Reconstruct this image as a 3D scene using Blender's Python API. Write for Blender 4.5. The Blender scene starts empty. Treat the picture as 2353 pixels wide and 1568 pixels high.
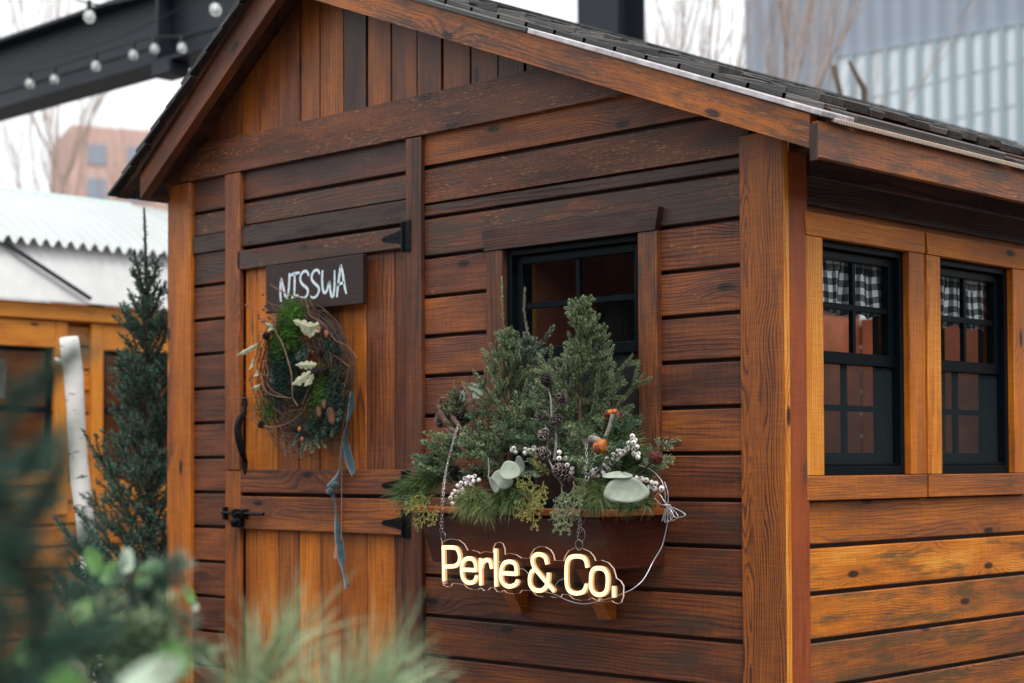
import bpy, math, random
import numpy as np
from mathutils import Vector, Matrix
PI = math.pi
R_ = math.radians
sc = bpy.context.scene
COL = sc.collection

# ------------------------------------------------------------------ camera
CAM = np.array([3.2, -4.0, 1.2])
YAW, PIT, ROL = R_(-44.219), R_(1.640), R_(-0.204)
FPX, CX, CY, WPX, HPX = 3948.997, 1176.0, 950.9, 2352.0, 1568.0
fw = np.array([math.sin(YAW)*math.cos(PIT), math.cos(YAW)*math.cos(PIT), math.sin(PIT)])
rt = np.array([math.cos(YAW), -math.sin(YAW), 0.0])
up = np.cross(rt, fw)
cr = rt*math.cos(ROL)+up*math.sin(ROL)
cu = up*math.cos(ROL)-rt*math.sin(ROL)
cam_d = bpy.data.cameras.new('camera')
cam = bpy.data.objects.new('camera', cam_d)
COL.objects.link(cam)
m = Matrix(((cr[0], cu[0], -fw[0], CAM[0]), (cr[1], cu[1], -fw[1], CAM[1]), (cr[2], cu[2], -fw[2], CAM[2]), (0, 0, 0, 1)))
cam.matrix_world = m
cam_d.sensor_width = 36.0
cam_d.lens = 36.0*FPX/WPX
cam_d.shift_y = (CY-HPX/2)/WPX
cam_d.clip_start = 0.05
cam_d.clip_end = 2000
cam_d.dof.use_dof = True
cam_d.dof.focus_distance = 5.15
cam_d.dof.aperture_fstop = 2.6
cam_d.dof.aperture_blades = 0
sc.camera = cam

# ------------------------------------------------------------------ sky, sun, exposure
w = bpy.data.worlds.new('World')
sc.world = w
w.use_nodes = True
nt = w.node_tree
nt.nodes.clear()
sky = nt.nodes.new('ShaderNodeTexSky')
sky.sky_type = 'NISHITA'
sky.sun_disc = False
SUN_EL, SUN_AZ = R_(58), R_(128)
sky.sun_elevation = SUN_EL
sky.sun_rotation = SUN_AZ
sky.dust_density = 3.0
hs = nt.nodes.new('ShaderNodeHueSaturation')
hs.inputs['Saturation'].default_value = 0.22
mixc = nt.nodes.new('ShaderNodeMix')
mixc.data_type = 'RGBA'
mixc.inputs[0].default_value = 0.65
mixc.inputs[7].default_value = (8.6, 9.0, 9.3, 1)      # even cloud layer
bg = nt.nodes.new('ShaderNodeBackground')
bg.inputs['Strength'].default_value = 0.10
wo = nt.nodes.new('ShaderNodeOutputWorld')
nt.links.new(sky.outputs[0], hs.inputs['Color'])
nt.links.new(hs.outputs[0], mixc.inputs[6])
tcw = nt.nodes.new('ShaderNodeTexCoord'); spw = nt.nodes.new('ShaderNodeSeparateXYZ'); nt.links.new(tcw.outputs['Generated'], spw.inputs[0])
mrw = nt.nodes.new('ShaderNodeMapRange'); nt.links.new(spw.outputs[2], mrw.inputs[0])      # overcast: zenith brighter than the horizon
mrw.inputs[1].default_value = 0; mrw.inputs[2].default_value = 1; mrw.inputs[3].default_value = .80; mrw.inputs[4].default_value = 1.5
cmb = nt.nodes.new('ShaderNodeVectorMath'); cmb.operation = 'SCALE'; cmb.inputs[0].default_value = (9.6, 9.9, 10.1); nt.links.new(mrw.outputs[0], cmb.inputs['Scale'])
nt.links.new(cmb.outputs[0], mixc.inputs[7])
nt.links.new(mixc.outputs[2], bg.inputs[0])
nt.links.new(bg.outputs[0], wo.inputs[0])
sun_d = bpy.data.lights.new('sun', 'SUN')
sun_d.energy = 1.1
sun_d.angle = R_(25)
sun_d.color = (1.0, 0.95, 0.88)
sun = bpy.data.objects.new('sun', sun_d)
COL.objects.link(sun)
sdir = Vector((math.sin(SUN_AZ)*math.cos(SUN_EL), math.cos(SUN_AZ)*math.cos(SUN_EL), math.sin(SUN_EL)))
sun.rotation_euler = sdir.to_track_quat('Z', 'Y').to_euler()
sc.view_settings.view_transform = 'Standard'
sc.view_settings.look = 'None'
sc.view_settings.gamma = 1
sc.view_settings.exposure = 0.80
sc.render.engine = 'CYCLES'
sc.cycles.max_bounces = 6
sc.cycles.diffuse_bounces = 3
sc.cycles.transparent_max_bounces = 24
sc.cycles.sample_clamp_indirect = 6

# ------------------------------------------------------------------ measuring helpers (pixel of the 2352x1568 photo -> point on a real plane)
def ray(px, py):
    return fw + cr*(px-CX)/FPX - cu*(py-CY)/FPX
def aY(px, py, y=0.0):
    d = ray(px, py); return CAM + d*((y-CAM[1])/d[1])
def aX(px, py, x):
    d = ray(px, py); return CAM + d*((x-CAM[0])/d[0])
def aD(px, py, depth):
    return CAM + ray(px, py)*depth
def N_(x, y): return (962.8+x*.26806, 1128.8+y*.26806)
def S_(x, y): return (498+x*.2329, 564.4+y*.2329)
def P_(x, y): return (863.2+x*.4022, 597.6+y*.4022)
def nv(v):
    v = np.asarray(v, float); n = np.linalg.norm(v); return v/n if n > 1e-12 else v
rnd = random.Random(7)

# ------------------------------------------------------------------ scene-graph helpers
def tag(o, label=None, cat=None, group=None, kind=None):
    if label: o['label'] = label
    if cat: o['category'] = cat
    if group: o['group'] = group
    if kind: o['kind'] = kind
    return o
def empty(name, loc, label, cat, group=None):
    o = bpy.data.objects.new(name, None)
    COL.objects.link(o)
    o.location = Vector([float(a) for a in loc])
    o.empty_display_size = 0.1
    return tag(o, label, cat, group)
def copy_tree(o, parent=None):
    c = o.copy(); COL.objects.link(c)
    if parent: c.parent = parent
    for ch in [x for x in bpy.data.objects if x.parent == o]:
        copy_tree(ch, c)
    return c

class MB:
    """collects vertices and faces; build() links ONE mesh object"""
    def __init__(s):
        s.v = []; s.f = []; s.wc = []; s.sd = []; s.tn = []; s.mi = []
    def add(s, vs, fs, wc=None, sd=(0, 0, 0), tn=(0.5, 0, 0), mi=0):
        b = len(s.v)
        s.v += [tuple(map(float, p)) for p in vs]
        s.f += [tuple(i+b for i in f) for f in fs]
        s.wc += ([tuple(map(float, p)) for p in wc] if wc is not None else [tuple(map(float, p)) for p in vs])
        s.sd += [tuple(sd)]*len(vs); s.tn += [tuple(tn)]*len(vs)
        s.mi += [mi]*len(fs)
    def board(s, O, U, V, W, L, tone=(0.5, 0, 0), ch=.0022, seed=None, mi=0):
        """chamfered board: origin O, unit axes U (grain), V, W, lengths L"""
        O = np.array(O, float); A = [np.array(U, float), np.array(V, float), np.array(W, float)]
        sd = seed or (rnd.random(), rnd.random(), rnd.random())
        c = min(ch, min(L)*.4)
        vs = []; wc = []; idx = {}
        for i in (0, 1):
            for j in (0, 1):
                for k in (0, 1):
                    for a in range(3):
                        q = [i*L[0], j*L[1], k*L[2]]
                        for b in range(3):
                            if b != a: q[b] += c*(1 if (i, j, k)[b] == 0 else -1)
                        idx[(i, j, k, a)] = len(vs)
                        vs.append(O+A[0]*q[0]+A[1]*q[1]+A[2]*q[2]); wc.append(q)
        fs = []
        def F(l):
            P = [vs[t] for t in l]
            n = np.cross(P[1]-P[0], P[2]-P[0]); cen = sum(P)/len(P)
            mid = O+A[0]*L[0]/2+A[1]*L[1]/2+A[2]*L[2]/2
            fs.append(tuple(l) if n@(cen-mid) > 0 else tuple(reversed(l)))
        for a in range(3):
            b, d = [x for x in range(3) if x != a]
            for e in (0, 1):
                l = []
                for (p, q) in ((0, 0), (1, 0), (1, 1), (0, 1)):
                    t = [0, 0, 0]; t[a] = e; t[b] = p; t[d] = q
                    l.append(idx[(*t, a)])
                F(l)
            for p in (0, 1):
                for q in (0, 1):
                    t0 = [0, 0, 0]; t1 = [0, 0, 0]
                    t0[a] = 0; t1[a] = 1; t0[b] = t1[b] = p; t0[d] = t1[d] = q
                    F([idx[(*t0, b)], idx[(*t1, b)], idx[(*t1, d)], idx[(*t0, d)]])
        for i in (0, 1):
            for j in (0, 1):
                for k in (0, 1):
                    F([idx[(i, j, k, a)] for a in range(3)])
        jt = (tone[0]+(rnd.random()-.5)*.10, tone[1], tone[2])
        s.add(vs, fs, wc, sd, jt, mi)
    def bx(s, x0, x1, y0, y1, z0, z1, ax='x', tone=(0.5, 0, 0), ch=.0022, mi=0):
        X, Y, Z = np.eye(3)
        lo = (min(x0, x1), min(y0, y1), min(z0, z1)); d = (abs(x1-x0), abs(y1-y0), abs(z1-z0))
        if ax == 'x': s.board(lo, X, Z, Y, (d[0], d[2], d[1]), tone, ch, mi=mi)
        elif ax == 'z': s.board(lo, Z, X if d[0] >= d[1] else Y, Y if d[0] >= d[1] else X, (d[2], max(d[0], d[1]), min(d[0], d[1])), tone, ch, mi=mi)
        else: s.board(lo, Y, Z, X, (d[1], d[2], d[0]), tone, ch, mi=mi)
    def prism(s, poly, O, U, V, W, th, tone=(0.5, 0, 0), seed=None, mi=0, mi_side=None):
        """polygon (in U,V) extruded th along W"""
        O = np.array(O, float); U = np.array(U, float); V = np.array(V, float); W = np.array(W, float)
        n = len(poly); sd = seed or (rnd.random(), rnd.random(), rnd.random())
        vs = [O+U*a+V*b for a, b in poly]+[O+U*a+V*b+W*th for a, b in poly]
        wc = [(a, b, 0) for a, b in poly]+[(a, b, th) for a, b in poly]
        area = sum(poly[i][0]*poly[(i+1) % n][1]-poly[(i+1) % n][0]*poly[i][1] for i in range(n))
        flip = (np.dot(np.cross(U, V), W) > 0) == (area > 0)
        b0 = tuple(range(n)); t0 = tuple(range(n, 2*n))
        fs = [tuple(reversed(b0)) if flip else b0, t0 if flip else tuple(reversed(t0))]
        s.add(vs, fs, wc, sd, tone, mi)
        b = len(s.v)-2*n
        for i in range(n):
            j = (i+1) % n
            q = (i, j, n+j, n+i) if flip else (n+i, n+j, j, i)
            s.f.append(tuple(t+b for t in q)); s.mi.append(mi if mi_side is None else mi_side)
    def tube(s, pts, rad, n=7, tone=(0.5, 0, 0), cap=True, closed=False, mi=0):
        pts = [np.array(p, float) for p in pts]; k = len(pts)
        if not hasattr(rad, '__len__'): rad = [rad]*k
        vs = []; wc = []; fs = []
        ref = None; al = 0
        for i, p in enumerate(pts):
            if closed: t = nv(pts[(i+1) % k]-pts[i-1])
            else: t = nv(pts[min(i+1, k-1)]-pts[max(i-1, 0)])
            if ref is None:
                ref = np.array([0, 0, 1.0]) if abs(t[2]) < .9 else np.array([1.0, 0, 0])
            a = nv(ref-t*(ref@t)); b = np.cross(t, a); ref = a
            if i: al += np.linalg.norm(p-pts[i-1])
            for j in range(n):
                th = 2*PI*j/n
                vs.append(p+(a*math.cos(th)+b*math.sin(th))*rad[i]); wc.append((al, rad[i]*math.cos(th), rad[i]*math.sin(th)))
        for i in range(k if closed else k-1):
            for j in range(n):
                i2 = (i+1) % k
                fs.append((i*n+j, i*n+(j+1) % n, i2*n+(j+1) % n, i2*n+j))
        if cap and not closed:
            fs.append(tuple(reversed(range(n)))); fs.append(tuple(range((k-1)*n, k*n)))
        s.add(vs, fs, wc, (rnd.random(), rnd.random(), rnd.random()), tone, mi)
    def ell(s, c, r, U=(1, 0, 0), V=(0, 1, 0), W=(0, 0, 1), nu=10, nvv=7, tone=(.5, 0, 0), mi=0, jit=0):
        c = np.array(c, float); U = np.array(U, float); V = np.array(V, float); W = np.array(W, float)
        if not hasattr(r, '__len__'): r = (r, r, r)
        vs = [c+W*r[2]]
        for i in range(1, nvv):
            ph = PI*i/nvv
            for j in range(nu):
                th = 2*PI*j/nu; q = 1+jit*(rnd.random()-.5)
                vs.append(c+(U*math.cos(th)*r[0]*math.sin(ph)+V*math.sin(th)*r[1]*math.sin(ph)+W*math.cos(ph)*r[2])*q)
        vs.append(c-W*r[2])
        fs = []
        for j in range(nu):
            fs.append((0, 1+j, 1+(j+1) % nu))
            for i in range(nvv-2):
                a = 1+i*nu; b = a+nu
                fs.append((a+j, b+j, b+(j+1) % nu, a+(j+1) % nu))
            a = 1+(nvv-2)*nu
            fs.append((a+j, len(vs)-1, a+(j+1) % nu))
        s.add(vs, fs, None, (rnd.random(), rnd.random(), rnd.random()), tone, mi)
    def build(s, name, mat, parent=None, smooth=False, label=None):
        me = bpy.data.meshes.new(name)
        off = np.zeros(3)
        if parent is not None:
            p = parent
            while p is not None: off += np.array(p.location); p = p.parent
        V = np.array(s.v, float)-off
        me.from_pydata(V.tolist(), [], s.f)
        for nm, data in (('wc', s.wc), ('seed', s.sd), ('tone', s.tn)):
            a = me.attributes.new(nm, 'FLOAT_VECTOR', 'POINT')
            a.data.foreach_set('vector', np.array(data, float).ravel())
        for mm in (mat if isinstance(mat, (list, tuple)) else [mat]): me.materials.append(mm)
        me.polygons.foreach_set('material_index', s.mi)
        if smooth: me.polygons.foreach_set('use_smooth', [True]*len(s.f))
        me.update()
        o = bpy.data.objects.new(name, me); COL.objects.link(o)
        if parent is not None: o.parent = parent
        if label: o['label'] = label
        return o

# ------------------------------------------------------------------ node helpers
class NT:
    def __init__(s, name):
        s.m = bpy.data.materials.new(name); s.m.use_nodes = True
        s.t = s.m.node_tree; s.t.nodes.clear()
        s.out = s.t.nodes.new('ShaderNodeOutputMaterial')
    def n(s, typ, **kw):
        x = s.t.nodes.new(typ)
        for k, v in kw.items(): setattr(x, k, v)
        return x
    def link(s, a, b): s.t.links.new(a, b)
    def put(s, sock, v):
        if isinstance(v, bpy.types.NodeSocket): s.link(v, sock)
        else: sock.default_value = v
    def math(s, op, a, b=0.0, c=0.0, clamp=False):
        x = s.n('ShaderNodeMath', operation=op, use_clamp=clamp)
        s.put(x.inputs[0], a); s.put(x.inputs[1], b)
        if op in ('MULTIPLY_ADD', 'SMOOTH_MIN'): s.put(x.inputs[2], c)
        return x.outputs[0]
    def comb(s, a, b, c):
        x = s.n('ShaderNodeCombineXYZ'); s.put(x.inputs[0], a); s.put(x.inputs[1], b); s.put(x.inputs[2], c); return x.outputs[0]
    def sep(s, v):
        x = s.n('ShaderNodeSeparateXYZ'); s.put(x.inputs[0], v); return x.outputs
    def attr(s, nm):
        x = s.n('ShaderNodeAttribute', attribute_name=nm); return x.outputs['Vector']
    def vm(s, op, a, b):
        x = s.n('ShaderNodeVectorMath', operation=op); s.put(x.inputs[0], a); s.put(x.inputs[1], b); return x.outputs[0]
    def noise(s, v, scale=1.0, detail=2.0, rough=.5, out=0):
        x = s.n('ShaderNodeTexNoise'); s.put(x.inputs['Vector'], v)
        x.inputs['Scale'].default_value = scale; x.inputs['Detail'].default_value = detail; x.inputs['Roughness'].default_value = rough
        return x.outputs[out]
    def ramp(s, f, stops, interp='LINEAR'):
        x = s.n('ShaderNodeValToRGB'); s.put(x.inputs[0], f); cr_ = x.color_ramp; cr_.interpolation = interp
        while len(cr_.elements) < len(stops): cr_.elements.new(.5)
        for e, (p, c) in zip(cr_.elements, stops):
            e.position = p; e.color = (*c, 1) if len(c) == 3 else c
        return x.outputs[0]
    def mr(s, v, a, b, c=0.0, d=1.0, smooth=True):
        x = s.n('ShaderNodeMapRange'); x.interpolation_type = 'SMOOTHSTEP' if smooth else 'LINEAR'
        s.put(x.inputs[0], v); s.put(x.inputs[1], a); s.put(x.inputs[2], b); s.put(x.inputs[3], c); s.put(x.inputs[4], d)
        return x.outputs[0]
    def mix(s, f, a, b, mode='MIX'):
        x = s.n('ShaderNodeMix', data_type='RGBA', blend_type=mode); s.put(x.inputs[0], f)
        s.put(x.inputs[6], a if isinstance(a, bpy.types.NodeSocket) else (*a, 1) if len(a) == 3 else a)
        s.put(x.inputs[7], b if isinstance(b, bpy.types.NodeSocket) else (*b, 1) if len(b) == 3 else b)
        return x.outputs[2]
    def bsdf(s, col, rough=.6, spec=.5, metal=0.0, bump=None, bstr=.3, bdist=.001, **kw):
        x = s.n('ShaderNodeBsdfPrincipled')
        s.put(x.inputs['Base Color'], col if isinstance(col, bpy.types.NodeSocket) else (*col, 1))
        s.put(x.inputs['Roughness'], rough); s.put(x.inputs['Metallic'], metal)
        s.put(x.inputs['Specular IOR Level'], spec)
        for k, v in kw.items(): s.put(x.inputs[k.replace('_', ' ')], v)
        if bump is not None:
            b = s.n('ShaderNodeBump'); b.inputs['Strength'].default_value = bstr; b.inputs['Distance'].default_value = bdist
            s.link(bump, b.inputs['Height']); s.link(b.outputs[0], x.inputs['Normal'])
        s.link(x.outputs[0], s.out.inputs[0])
        return x

CEDAR = [(0.0, (.010, .0055, .0042)), (.25, (.062, .0215, .0140)), (.45, (.165, .050, .0200)), (.65, (.36, .104, .0140)), (.85, (.62, .178, .0080)), (1.0, (.78, .34, .05))]
def wood_mat(name, ramp=CEDAR, warp=.10, lamp=.24, blot=.55, ringw=.0085, rough=.46, weather=(.05, .034, .026), flake=(.52, .21, .06), knots=.62, bstr=.5):
    t = NT(name)
    wc = t.sep(t.attr('wc')); sd = t.sep(t.attr('seed')); tn = t.sep(t.attr('tone'))
    U = t.math('ADD', wc[0], t.math('MULTIPLY', sd[0], 37))
    V = t.math('ADD', wc[1], t.math('MULTIPLY', t.math('SUBTRACT', sd[1], .6), .32))
    W = t.math('ADD', wc[2], t.math('MULTIPLY_ADD', sd[2], .09, .02))
    wn = t.noise(t.comb(t.math('MULTIPLY', U, .95), t.math('MULTIPLY', V, 5), t.math('MULTIPLY_ADD', sd[1], 9, t.math('MULTIPLY', W, 6))), 1, 3, .45)
    wn = t.math('SUBTRACT', wn, .5)
    W2 = t.math('ADD', W, t.math('MULTIPLY', wn, warp))
    wn2 = t.noise(t.comb(t.math('MULTIPLY', U, 3.1), t.math('MULTIPLY', V, 9), sd[2]), 1, 2, .5)
    V2 = t.math('ADD', V, t.math('MULTIPLY', t.math('SUBTRACT', wn2, .5), .035))
    vo = t.n('ShaderNodeTexVoronoi', voronoi_dimensions='2D', feature='F1')
    t.link(t.comb(t.math('MULTIPLY', U, 1.9), t.math('MULTIPLY_ADD', sd[1], 23, t.math('MULTIPLY', V, 5.0)), 0), vo.inputs['Vector'])
    vo.inputs['Scale'].default_value = 1
    kd = vo.outputs['Distance']
    cell = t.sep(vo.outputs['Color'])[0]
    on = t.math('GREATER_THAN', cell, knots)
    kinf = t.math('MULTIPLY', t.mr(kd, .34, 0.0), on)
    kcore = t.math('MULTIPLY', t.mr(kd, .075, .035), on)
    r = t.math('SQRT', t.math('ADD', t.math('MULTIPLY', V2, V2), t.math('MULTIPLY', W2, W2)))
    r = t.math('ADD', r, t.math('MULTIPLY', kinf, .03))
    fn = t.noise(t.comb(t.math('MULTIPLY', U, 9), t.math('MULTIPLY', V, 90), t.math('MULTIPLY', W, 90)), 1, 2)
    r = t.math('ADD', r, t.math('MULTIPLY', fn, .0022))
    fr = t.math('FRACT', t.math('DIVIDE', r, t.math('MULTIPLY', t.math('MULTIPLY_ADD', sd[2], .9, .6), ringw)))
    late = t.math('MULTIPLY', t.mr(fr, .45, .88), t.mr(fr, 1.0, .93))
    amp = t.mr(t.noise(t.comb(t.math('MULTIPLY', U, 1.3), t.math('MULTIPLY', V, 9), t.math('MULTIPLY', sd[0], 17)), 1, 3), .36, .68, .12, 1.0)
    late = t.math('MULTIPLY', late, amp)
    streak = t.noise(t.comb(t.math('MULTIPLY', U, 5), t.math('MULTIPLY', V, 230), t.math('MULTIPLY', W, 230)), 1, 3, .6)
    saw = t.noise(t.comb(t.math('MULTIPLY', U, 320), t.math('MULTIPLY', V, 14), t.math('MULTIPLY', W, 14)), 1, 2)
    low = t.noise(t.comb(t.math('MULTIPLY', U, 2.1), t.math('MULTIPLY', V, 11), t.math('MULTIPLY_ADD', sd[2], 8, W)), 1, 4, .55)
    T = t.math('ADD', tn[0], t.math('MULTIPLY', t.math('SUBTRACT', low, .5), blot))
    T = t.math('ADD', T, t.math('MULTIPLY', t.math('SUBTRACT', streak, .5), .52))
    T = t.math('SUBTRACT', T, t.math('MULTIPLY', late, lamp))
    T = t.math('ADD', T, t.math('MULTIPLY', t.math('SUBTRACT', saw, .5), .24))
    T = t.math('SUBTRACT', T, t.math('MULTIPLY', kinf, .08))
    col = t.ramp(T, ramp)
    # dark blotches of weather, drips under knots, edges
    wm = t.noise(t.comb(t.math('MULTIPLY', U, 4.5), t.math('MULTIPLY', V, 26), t.math('MULTIPLY', sd[0], 31)), 1, 5, .62)
    wm = t.mr(t.math('ADD', wm, t.math('MULTIPLY', tn[1], .42)), .60, .82)
    col = t.mix(t.math('MULTIPLY', wm, .8), col, weather)
    col = t.mix(t.math('MULTIPLY', kcore, .93), col, (.012, .007, .006))
    fl = t.noise(t.comb(t.math('MULTIPLY', U, 34), t.math('MULTIPLY_ADD', late, 1.5, t.math('MULTIPLY', V, 300)), sd[1]), 1, 3, .6)
    flz = t.noise(t.comb(t.math('MULTIPLY', U, 5), t.math('MULTIPLY', V, 16), t.math('MULTIPLY', sd[2], 13)), 1, 2, .5)
    fm = t.math('MULTIPLY', t.mr(fl, .56, .70), t.mr(t.math('ADD', flz, t.math('MULTIPLY', tn[2], .36)), .62, .86))
    col = t.mix(t.math('MULTIPLY', fm, .75), col, flake)
    h = t.math('ADD', t.math('MULTIPLY', late, .6), t.math('ADD', t.math('MULTIPLY', streak, .7), t.math('MULTIPLY', saw, .35)))
    t.bsdf(col, t.math('MULTIPLY_ADD', streak, .3, rough-.13), .46, bump=h, bstr=bstr, bdist=.0016)
    return t.m
WOOD = wood_mat('cedar_wood', warp=.085, lamp=.18, blot=.62)
SIDEW = wood_mat('oiled_cedar', weather=(.085, .055, .022), warp=.14, lamp=.20, blot=.75, knots=.45, rough=.42)
REDW = wood_mat('red_brown_cedar', ramp=[(0, (.03, .005, .003)), (.5, (.20, .032, .008)), (1, (.46, .11, .016))], knots=.95, lamp=.1)
POSTW = wood_mat('cathedral_grain_cedar', warp=.42, lamp=.40, blot=.35, ringw=.015, knots=.9, rough=.42, bstr=.35)
WOODV = wood_mat('cedar_smooth', ringw=.011, rough=.40, knots=.72, bstr=.3)
OLDW = wood_mat('weathered_shingle_wood', ramp=[(0, (.010, .010, .010)), (.4, (.045, .043, .042)), (.8, (.13, .12, .11)), (1, (.24, .225, .21))], ringw=.006, rough=.26, weather=(.012, .012, .012), flake=(.16, .14, .12))
SIGNW = wood_mat('stained_sign_wood', ramp=[(0, (.008, .005, .005)), (.5, (.030, .012, .011)), (1, (.09, .03, .025))], ringw=.012, knots=.95, flake=(.1, .04, .03), bstr=.2)
BOXW = wood_mat('red_cedar', ramp=[(0, (.01, .004, .003)), (.4, (.075, .014, .006)), (.7, (.17, .038, .011)), (1, (.36, .12, .025))], ringw=.012, rough=.5, knots=.8, flake=(.2, .06, .03))
HUTW = wood_mat('pale_pine', ramp=[(0, (.07, .02, .005)), (.3, (.32, .095, .010)), (.6, (.62, .215, .018)), (1, (.82, .36, .05))], ringw=.01, knots=.8)

def simple(name, col, rough=.6, spec=.5, metal=0.0, nscale=None, namp=.25, bump=0, **kw):
    t = NT(name)
    c = (*col, 1)
    if nscale:
        tc = t.n('ShaderNodeTexCoord').outputs['Object']
        nz = t.noise(tc, nscale, 4, .6)
        k = t.mr(nz, .25, .75, 1-namp, 1+namp, smooth=False)
        c = t.mix(1.0, col, t.comb(k, k, k), 'MULTIPLY')
        t.bsdf(c, rough, spec, metal, bump=nz if bump else None, bstr=bump or 0, bdist=.003, **kw)
    else: t.bsdf(col, rough, spec, metal, **kw)
    return t.m
IRON = simple('black_iron', (.003, .004, .006), .38, .18, .0, 60, .3, .2)
FRAME = simple('black_window_frame', (.0030, .0065, .0095), .35, .12, 0, 30, .25)
SILVER = simple('silver_cable', (.55, .56, .6), .25, .5, .6)
CHAINM = simple('steel_chain', (.62, .60, .58), .25, .5, 1.0)
STEEL = simple('painted_steel', (.014, .019, .026), .5, .3, 0, 2, .2)
WHITEP = simple('white_and_sky_sheen', (.50, .46, .48), .32, .5, 0, 22, .45, .5)  # sky reflection painted on the right rake trim; plain white for the tie
PAINTL = simple('pale_lettering', (.62, .74, .80), .6, .3, 0, 90, .18)
RIBBON = simple('teal_velvet', (.022, .060, .078), .8, .2, 0, 40, .45, Sheen_Weight=.5)
TWINE = simple('twine', (.36, .19, .14), .9, .1)
TWIG = simple('brown_twig', (.17, .085, .055), .75, .3, 0, 30, .45, .3)
TWIGD = simple('dark_twig', (.05, .032, .026), .8, .3, 0, 30, .45, .3)
GREYTWIG = simple('grey_twig', (.30, .27, .25), .8, .2, 0, 120, .6, .4)
BARK = simple('bark', (.10, .07, .05), .9, .2, 0, 20, .5, .5)
BERRY = simple('white_berry', (.88, .82, .79), .45, .4, 0, 160, .12, Subsurface_Weight=.15)
BERRYD = simple('berry_calyx', (.10, .03, .025), .8, .2)
REDB = simple('red_bud', (.20, .07, .05), .5, .4)
EUCA = simple('eucalyptus_leaf', (.30, .35, .28), .6, .3, 0, 45, .22, .15)
EUCAG = simple('green_eucalyptus_leaf', (.10, .24, .06), .5, .4, 0, 12, .25)
EUCAW = simple('pale_eucalyptus_leaf', (.48, .60, .47), .6, .3, 0, 12, .2)
OAKL = simple('cream_oak_leaf', (.34, .35, .23), .6, .3, 0, 50, .3)
FRUIT = simple('dried_orange_fruit', (.46, .13, .02), .45, .4, 0, 60, .6, .5)
FRUITD = simple('dark_dried_pod', (.10, .022, .014), .6, .4, 0, 90, .6, .6)
DRIFT = simple('driftwood', (.11, .065, .05), .8, .2, 0, 40, .6, .6)
BIRCH = None
def tonal(name, stops, rough=.6, spec=.35, emis=None, trans=.0):
    t = NT(name)
    tn = t.sep(t.attr('tone'))
    c = t.ramp(tn[0], stops)
    t.bsdf(c, rough, spec)
    return t.m
SPRUCE = tonal('spruce_needles', [(0, (.006, .022, .012)), (.45, (.028, .078, .040)), (.75, (.125, .21, .105)), (1, (.42, .47, .26))])
SPRUCEB = tonal('blue_spruce_needles', [(0, (.006, .022, .020)), (.45, (.026, .070, .056)), (.75, (.12, .20, .15)), (1, (.34, .42, .32))])
DARKSP = tonal('dark_spruce_needles', [(0, (.005, .020, .018)), (.5, (.020, .066, .050)), (1, (.09, .19, .14))])
PINEN = tonal('pine_needles', [(0, (.012, .04, .02)), (.5, (.055, .115, .035)), (.8, (.17, .22, .08)), (1, (.42, .34, .14))], .45)
JUNI = tonal('juniper_scales', [(0, (.04, .08, .02)), (.5, (.14, .19, .035)), (.8, (.29, .30, .07)), (1, (.48, .42, .14))])
JUNIB = tonal('grey_juniper_scales', [(0, (.03, .07, .04)), (.5, (.10, .18, .09)), (1, (.33, .38, .22))])
MOSS = tonal('moss', [(0, (.008, .03, .006)), (.5, (.03, .11, .012)), (1, (.12, .28, .03))], .8)
SOFTP = tonal('pale_green_pine_needles', [(0, (.04, .09, .045)), (.5, (.13, .23, .11)), (1, (.40, .50, .30))], .5)
CONE = tonal('pine_cone_scales', [(0, (.006, .004, .004)), (.5, (.022, .013, .011)), (.75, (.12, .085, .08)), (1, (.80, .68, .64))], .6)
CONEB = tonal('brown_cone_scales', [(0, (.03, .012, .008)), (.5, (.12, .055, .03)), (1, (.38, .20, .11))], .6)

# glass: thin pane
def glass_mat(name, tint=(1, 1, 1), fres=1.0, rough=.02):
    t = NT(name)
    tr = t.n('ShaderNodeBsdfTransparent'); tr.inputs[0].default_value = (*tint, 1)
    gl = t.n('ShaderNodeBsdfGlossy'); gl.inputs['Roughness'].default_value = rough; gl.inputs[0].default_value = (.9, .95, 1, 1)
    ge = t.n('ShaderNodeNewGeometry')
    dp = t.n('ShaderNodeVectorMath', operation='DOT_PRODUCT'); t.link(ge.outputs['Normal'], dp.inputs[0]); t.link(ge.outputs['Incoming'], dp.inputs[1])
    c1 = t.math('SUBTRACT', 1.0, t.math('ABSOLUTE', dp.outputs['Value']))
    f = t.math('MULTIPLY', t.math('MULTIPLY_ADD', t.math('POWER', c1, 5.0), .96, .04), fres, clamp=True)
    mx = t.n('ShaderNodeMixShader'); t.link(f, mx.inputs[0]); t.link(tr.outputs[0], mx.inputs[1]); t.link(gl.outputs[0], mx.inputs[2])
    t.link(mx.outputs[0], t.out.inputs[0])
    return t.m
GLASS = glass_mat('window_glass', (.96, .98, .98), .75)
ACRYL = glass_mat('clear_acrylic', (.93, .90, .88), .55)
_t = NT('insect_screen')
_a = _t.n('ShaderNodeBsdfTransparent'); _a.inputs[0].default_value = (.80, .85, .85, 1)
_d = _t.n('ShaderNodeBsdfDiffuse'); _d.inputs[0].default_value = (.10, .13, .145, 1)
_m = _t.n('ShaderNodeMixShader'); _m.inputs[0].default_value = .11
_t.link(_a.outputs[0], _m.inputs[1]); _t.link(_d.outputs[0], _m.inputs[2]); _t.link(_m.outputs[0], _t.out.inputs[0])
SCREEN = _t.m
BULB = simple('frosted_bulb_glass', (.92, .95, .95), .12, .6, Transmission_Weight=.72)

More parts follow.
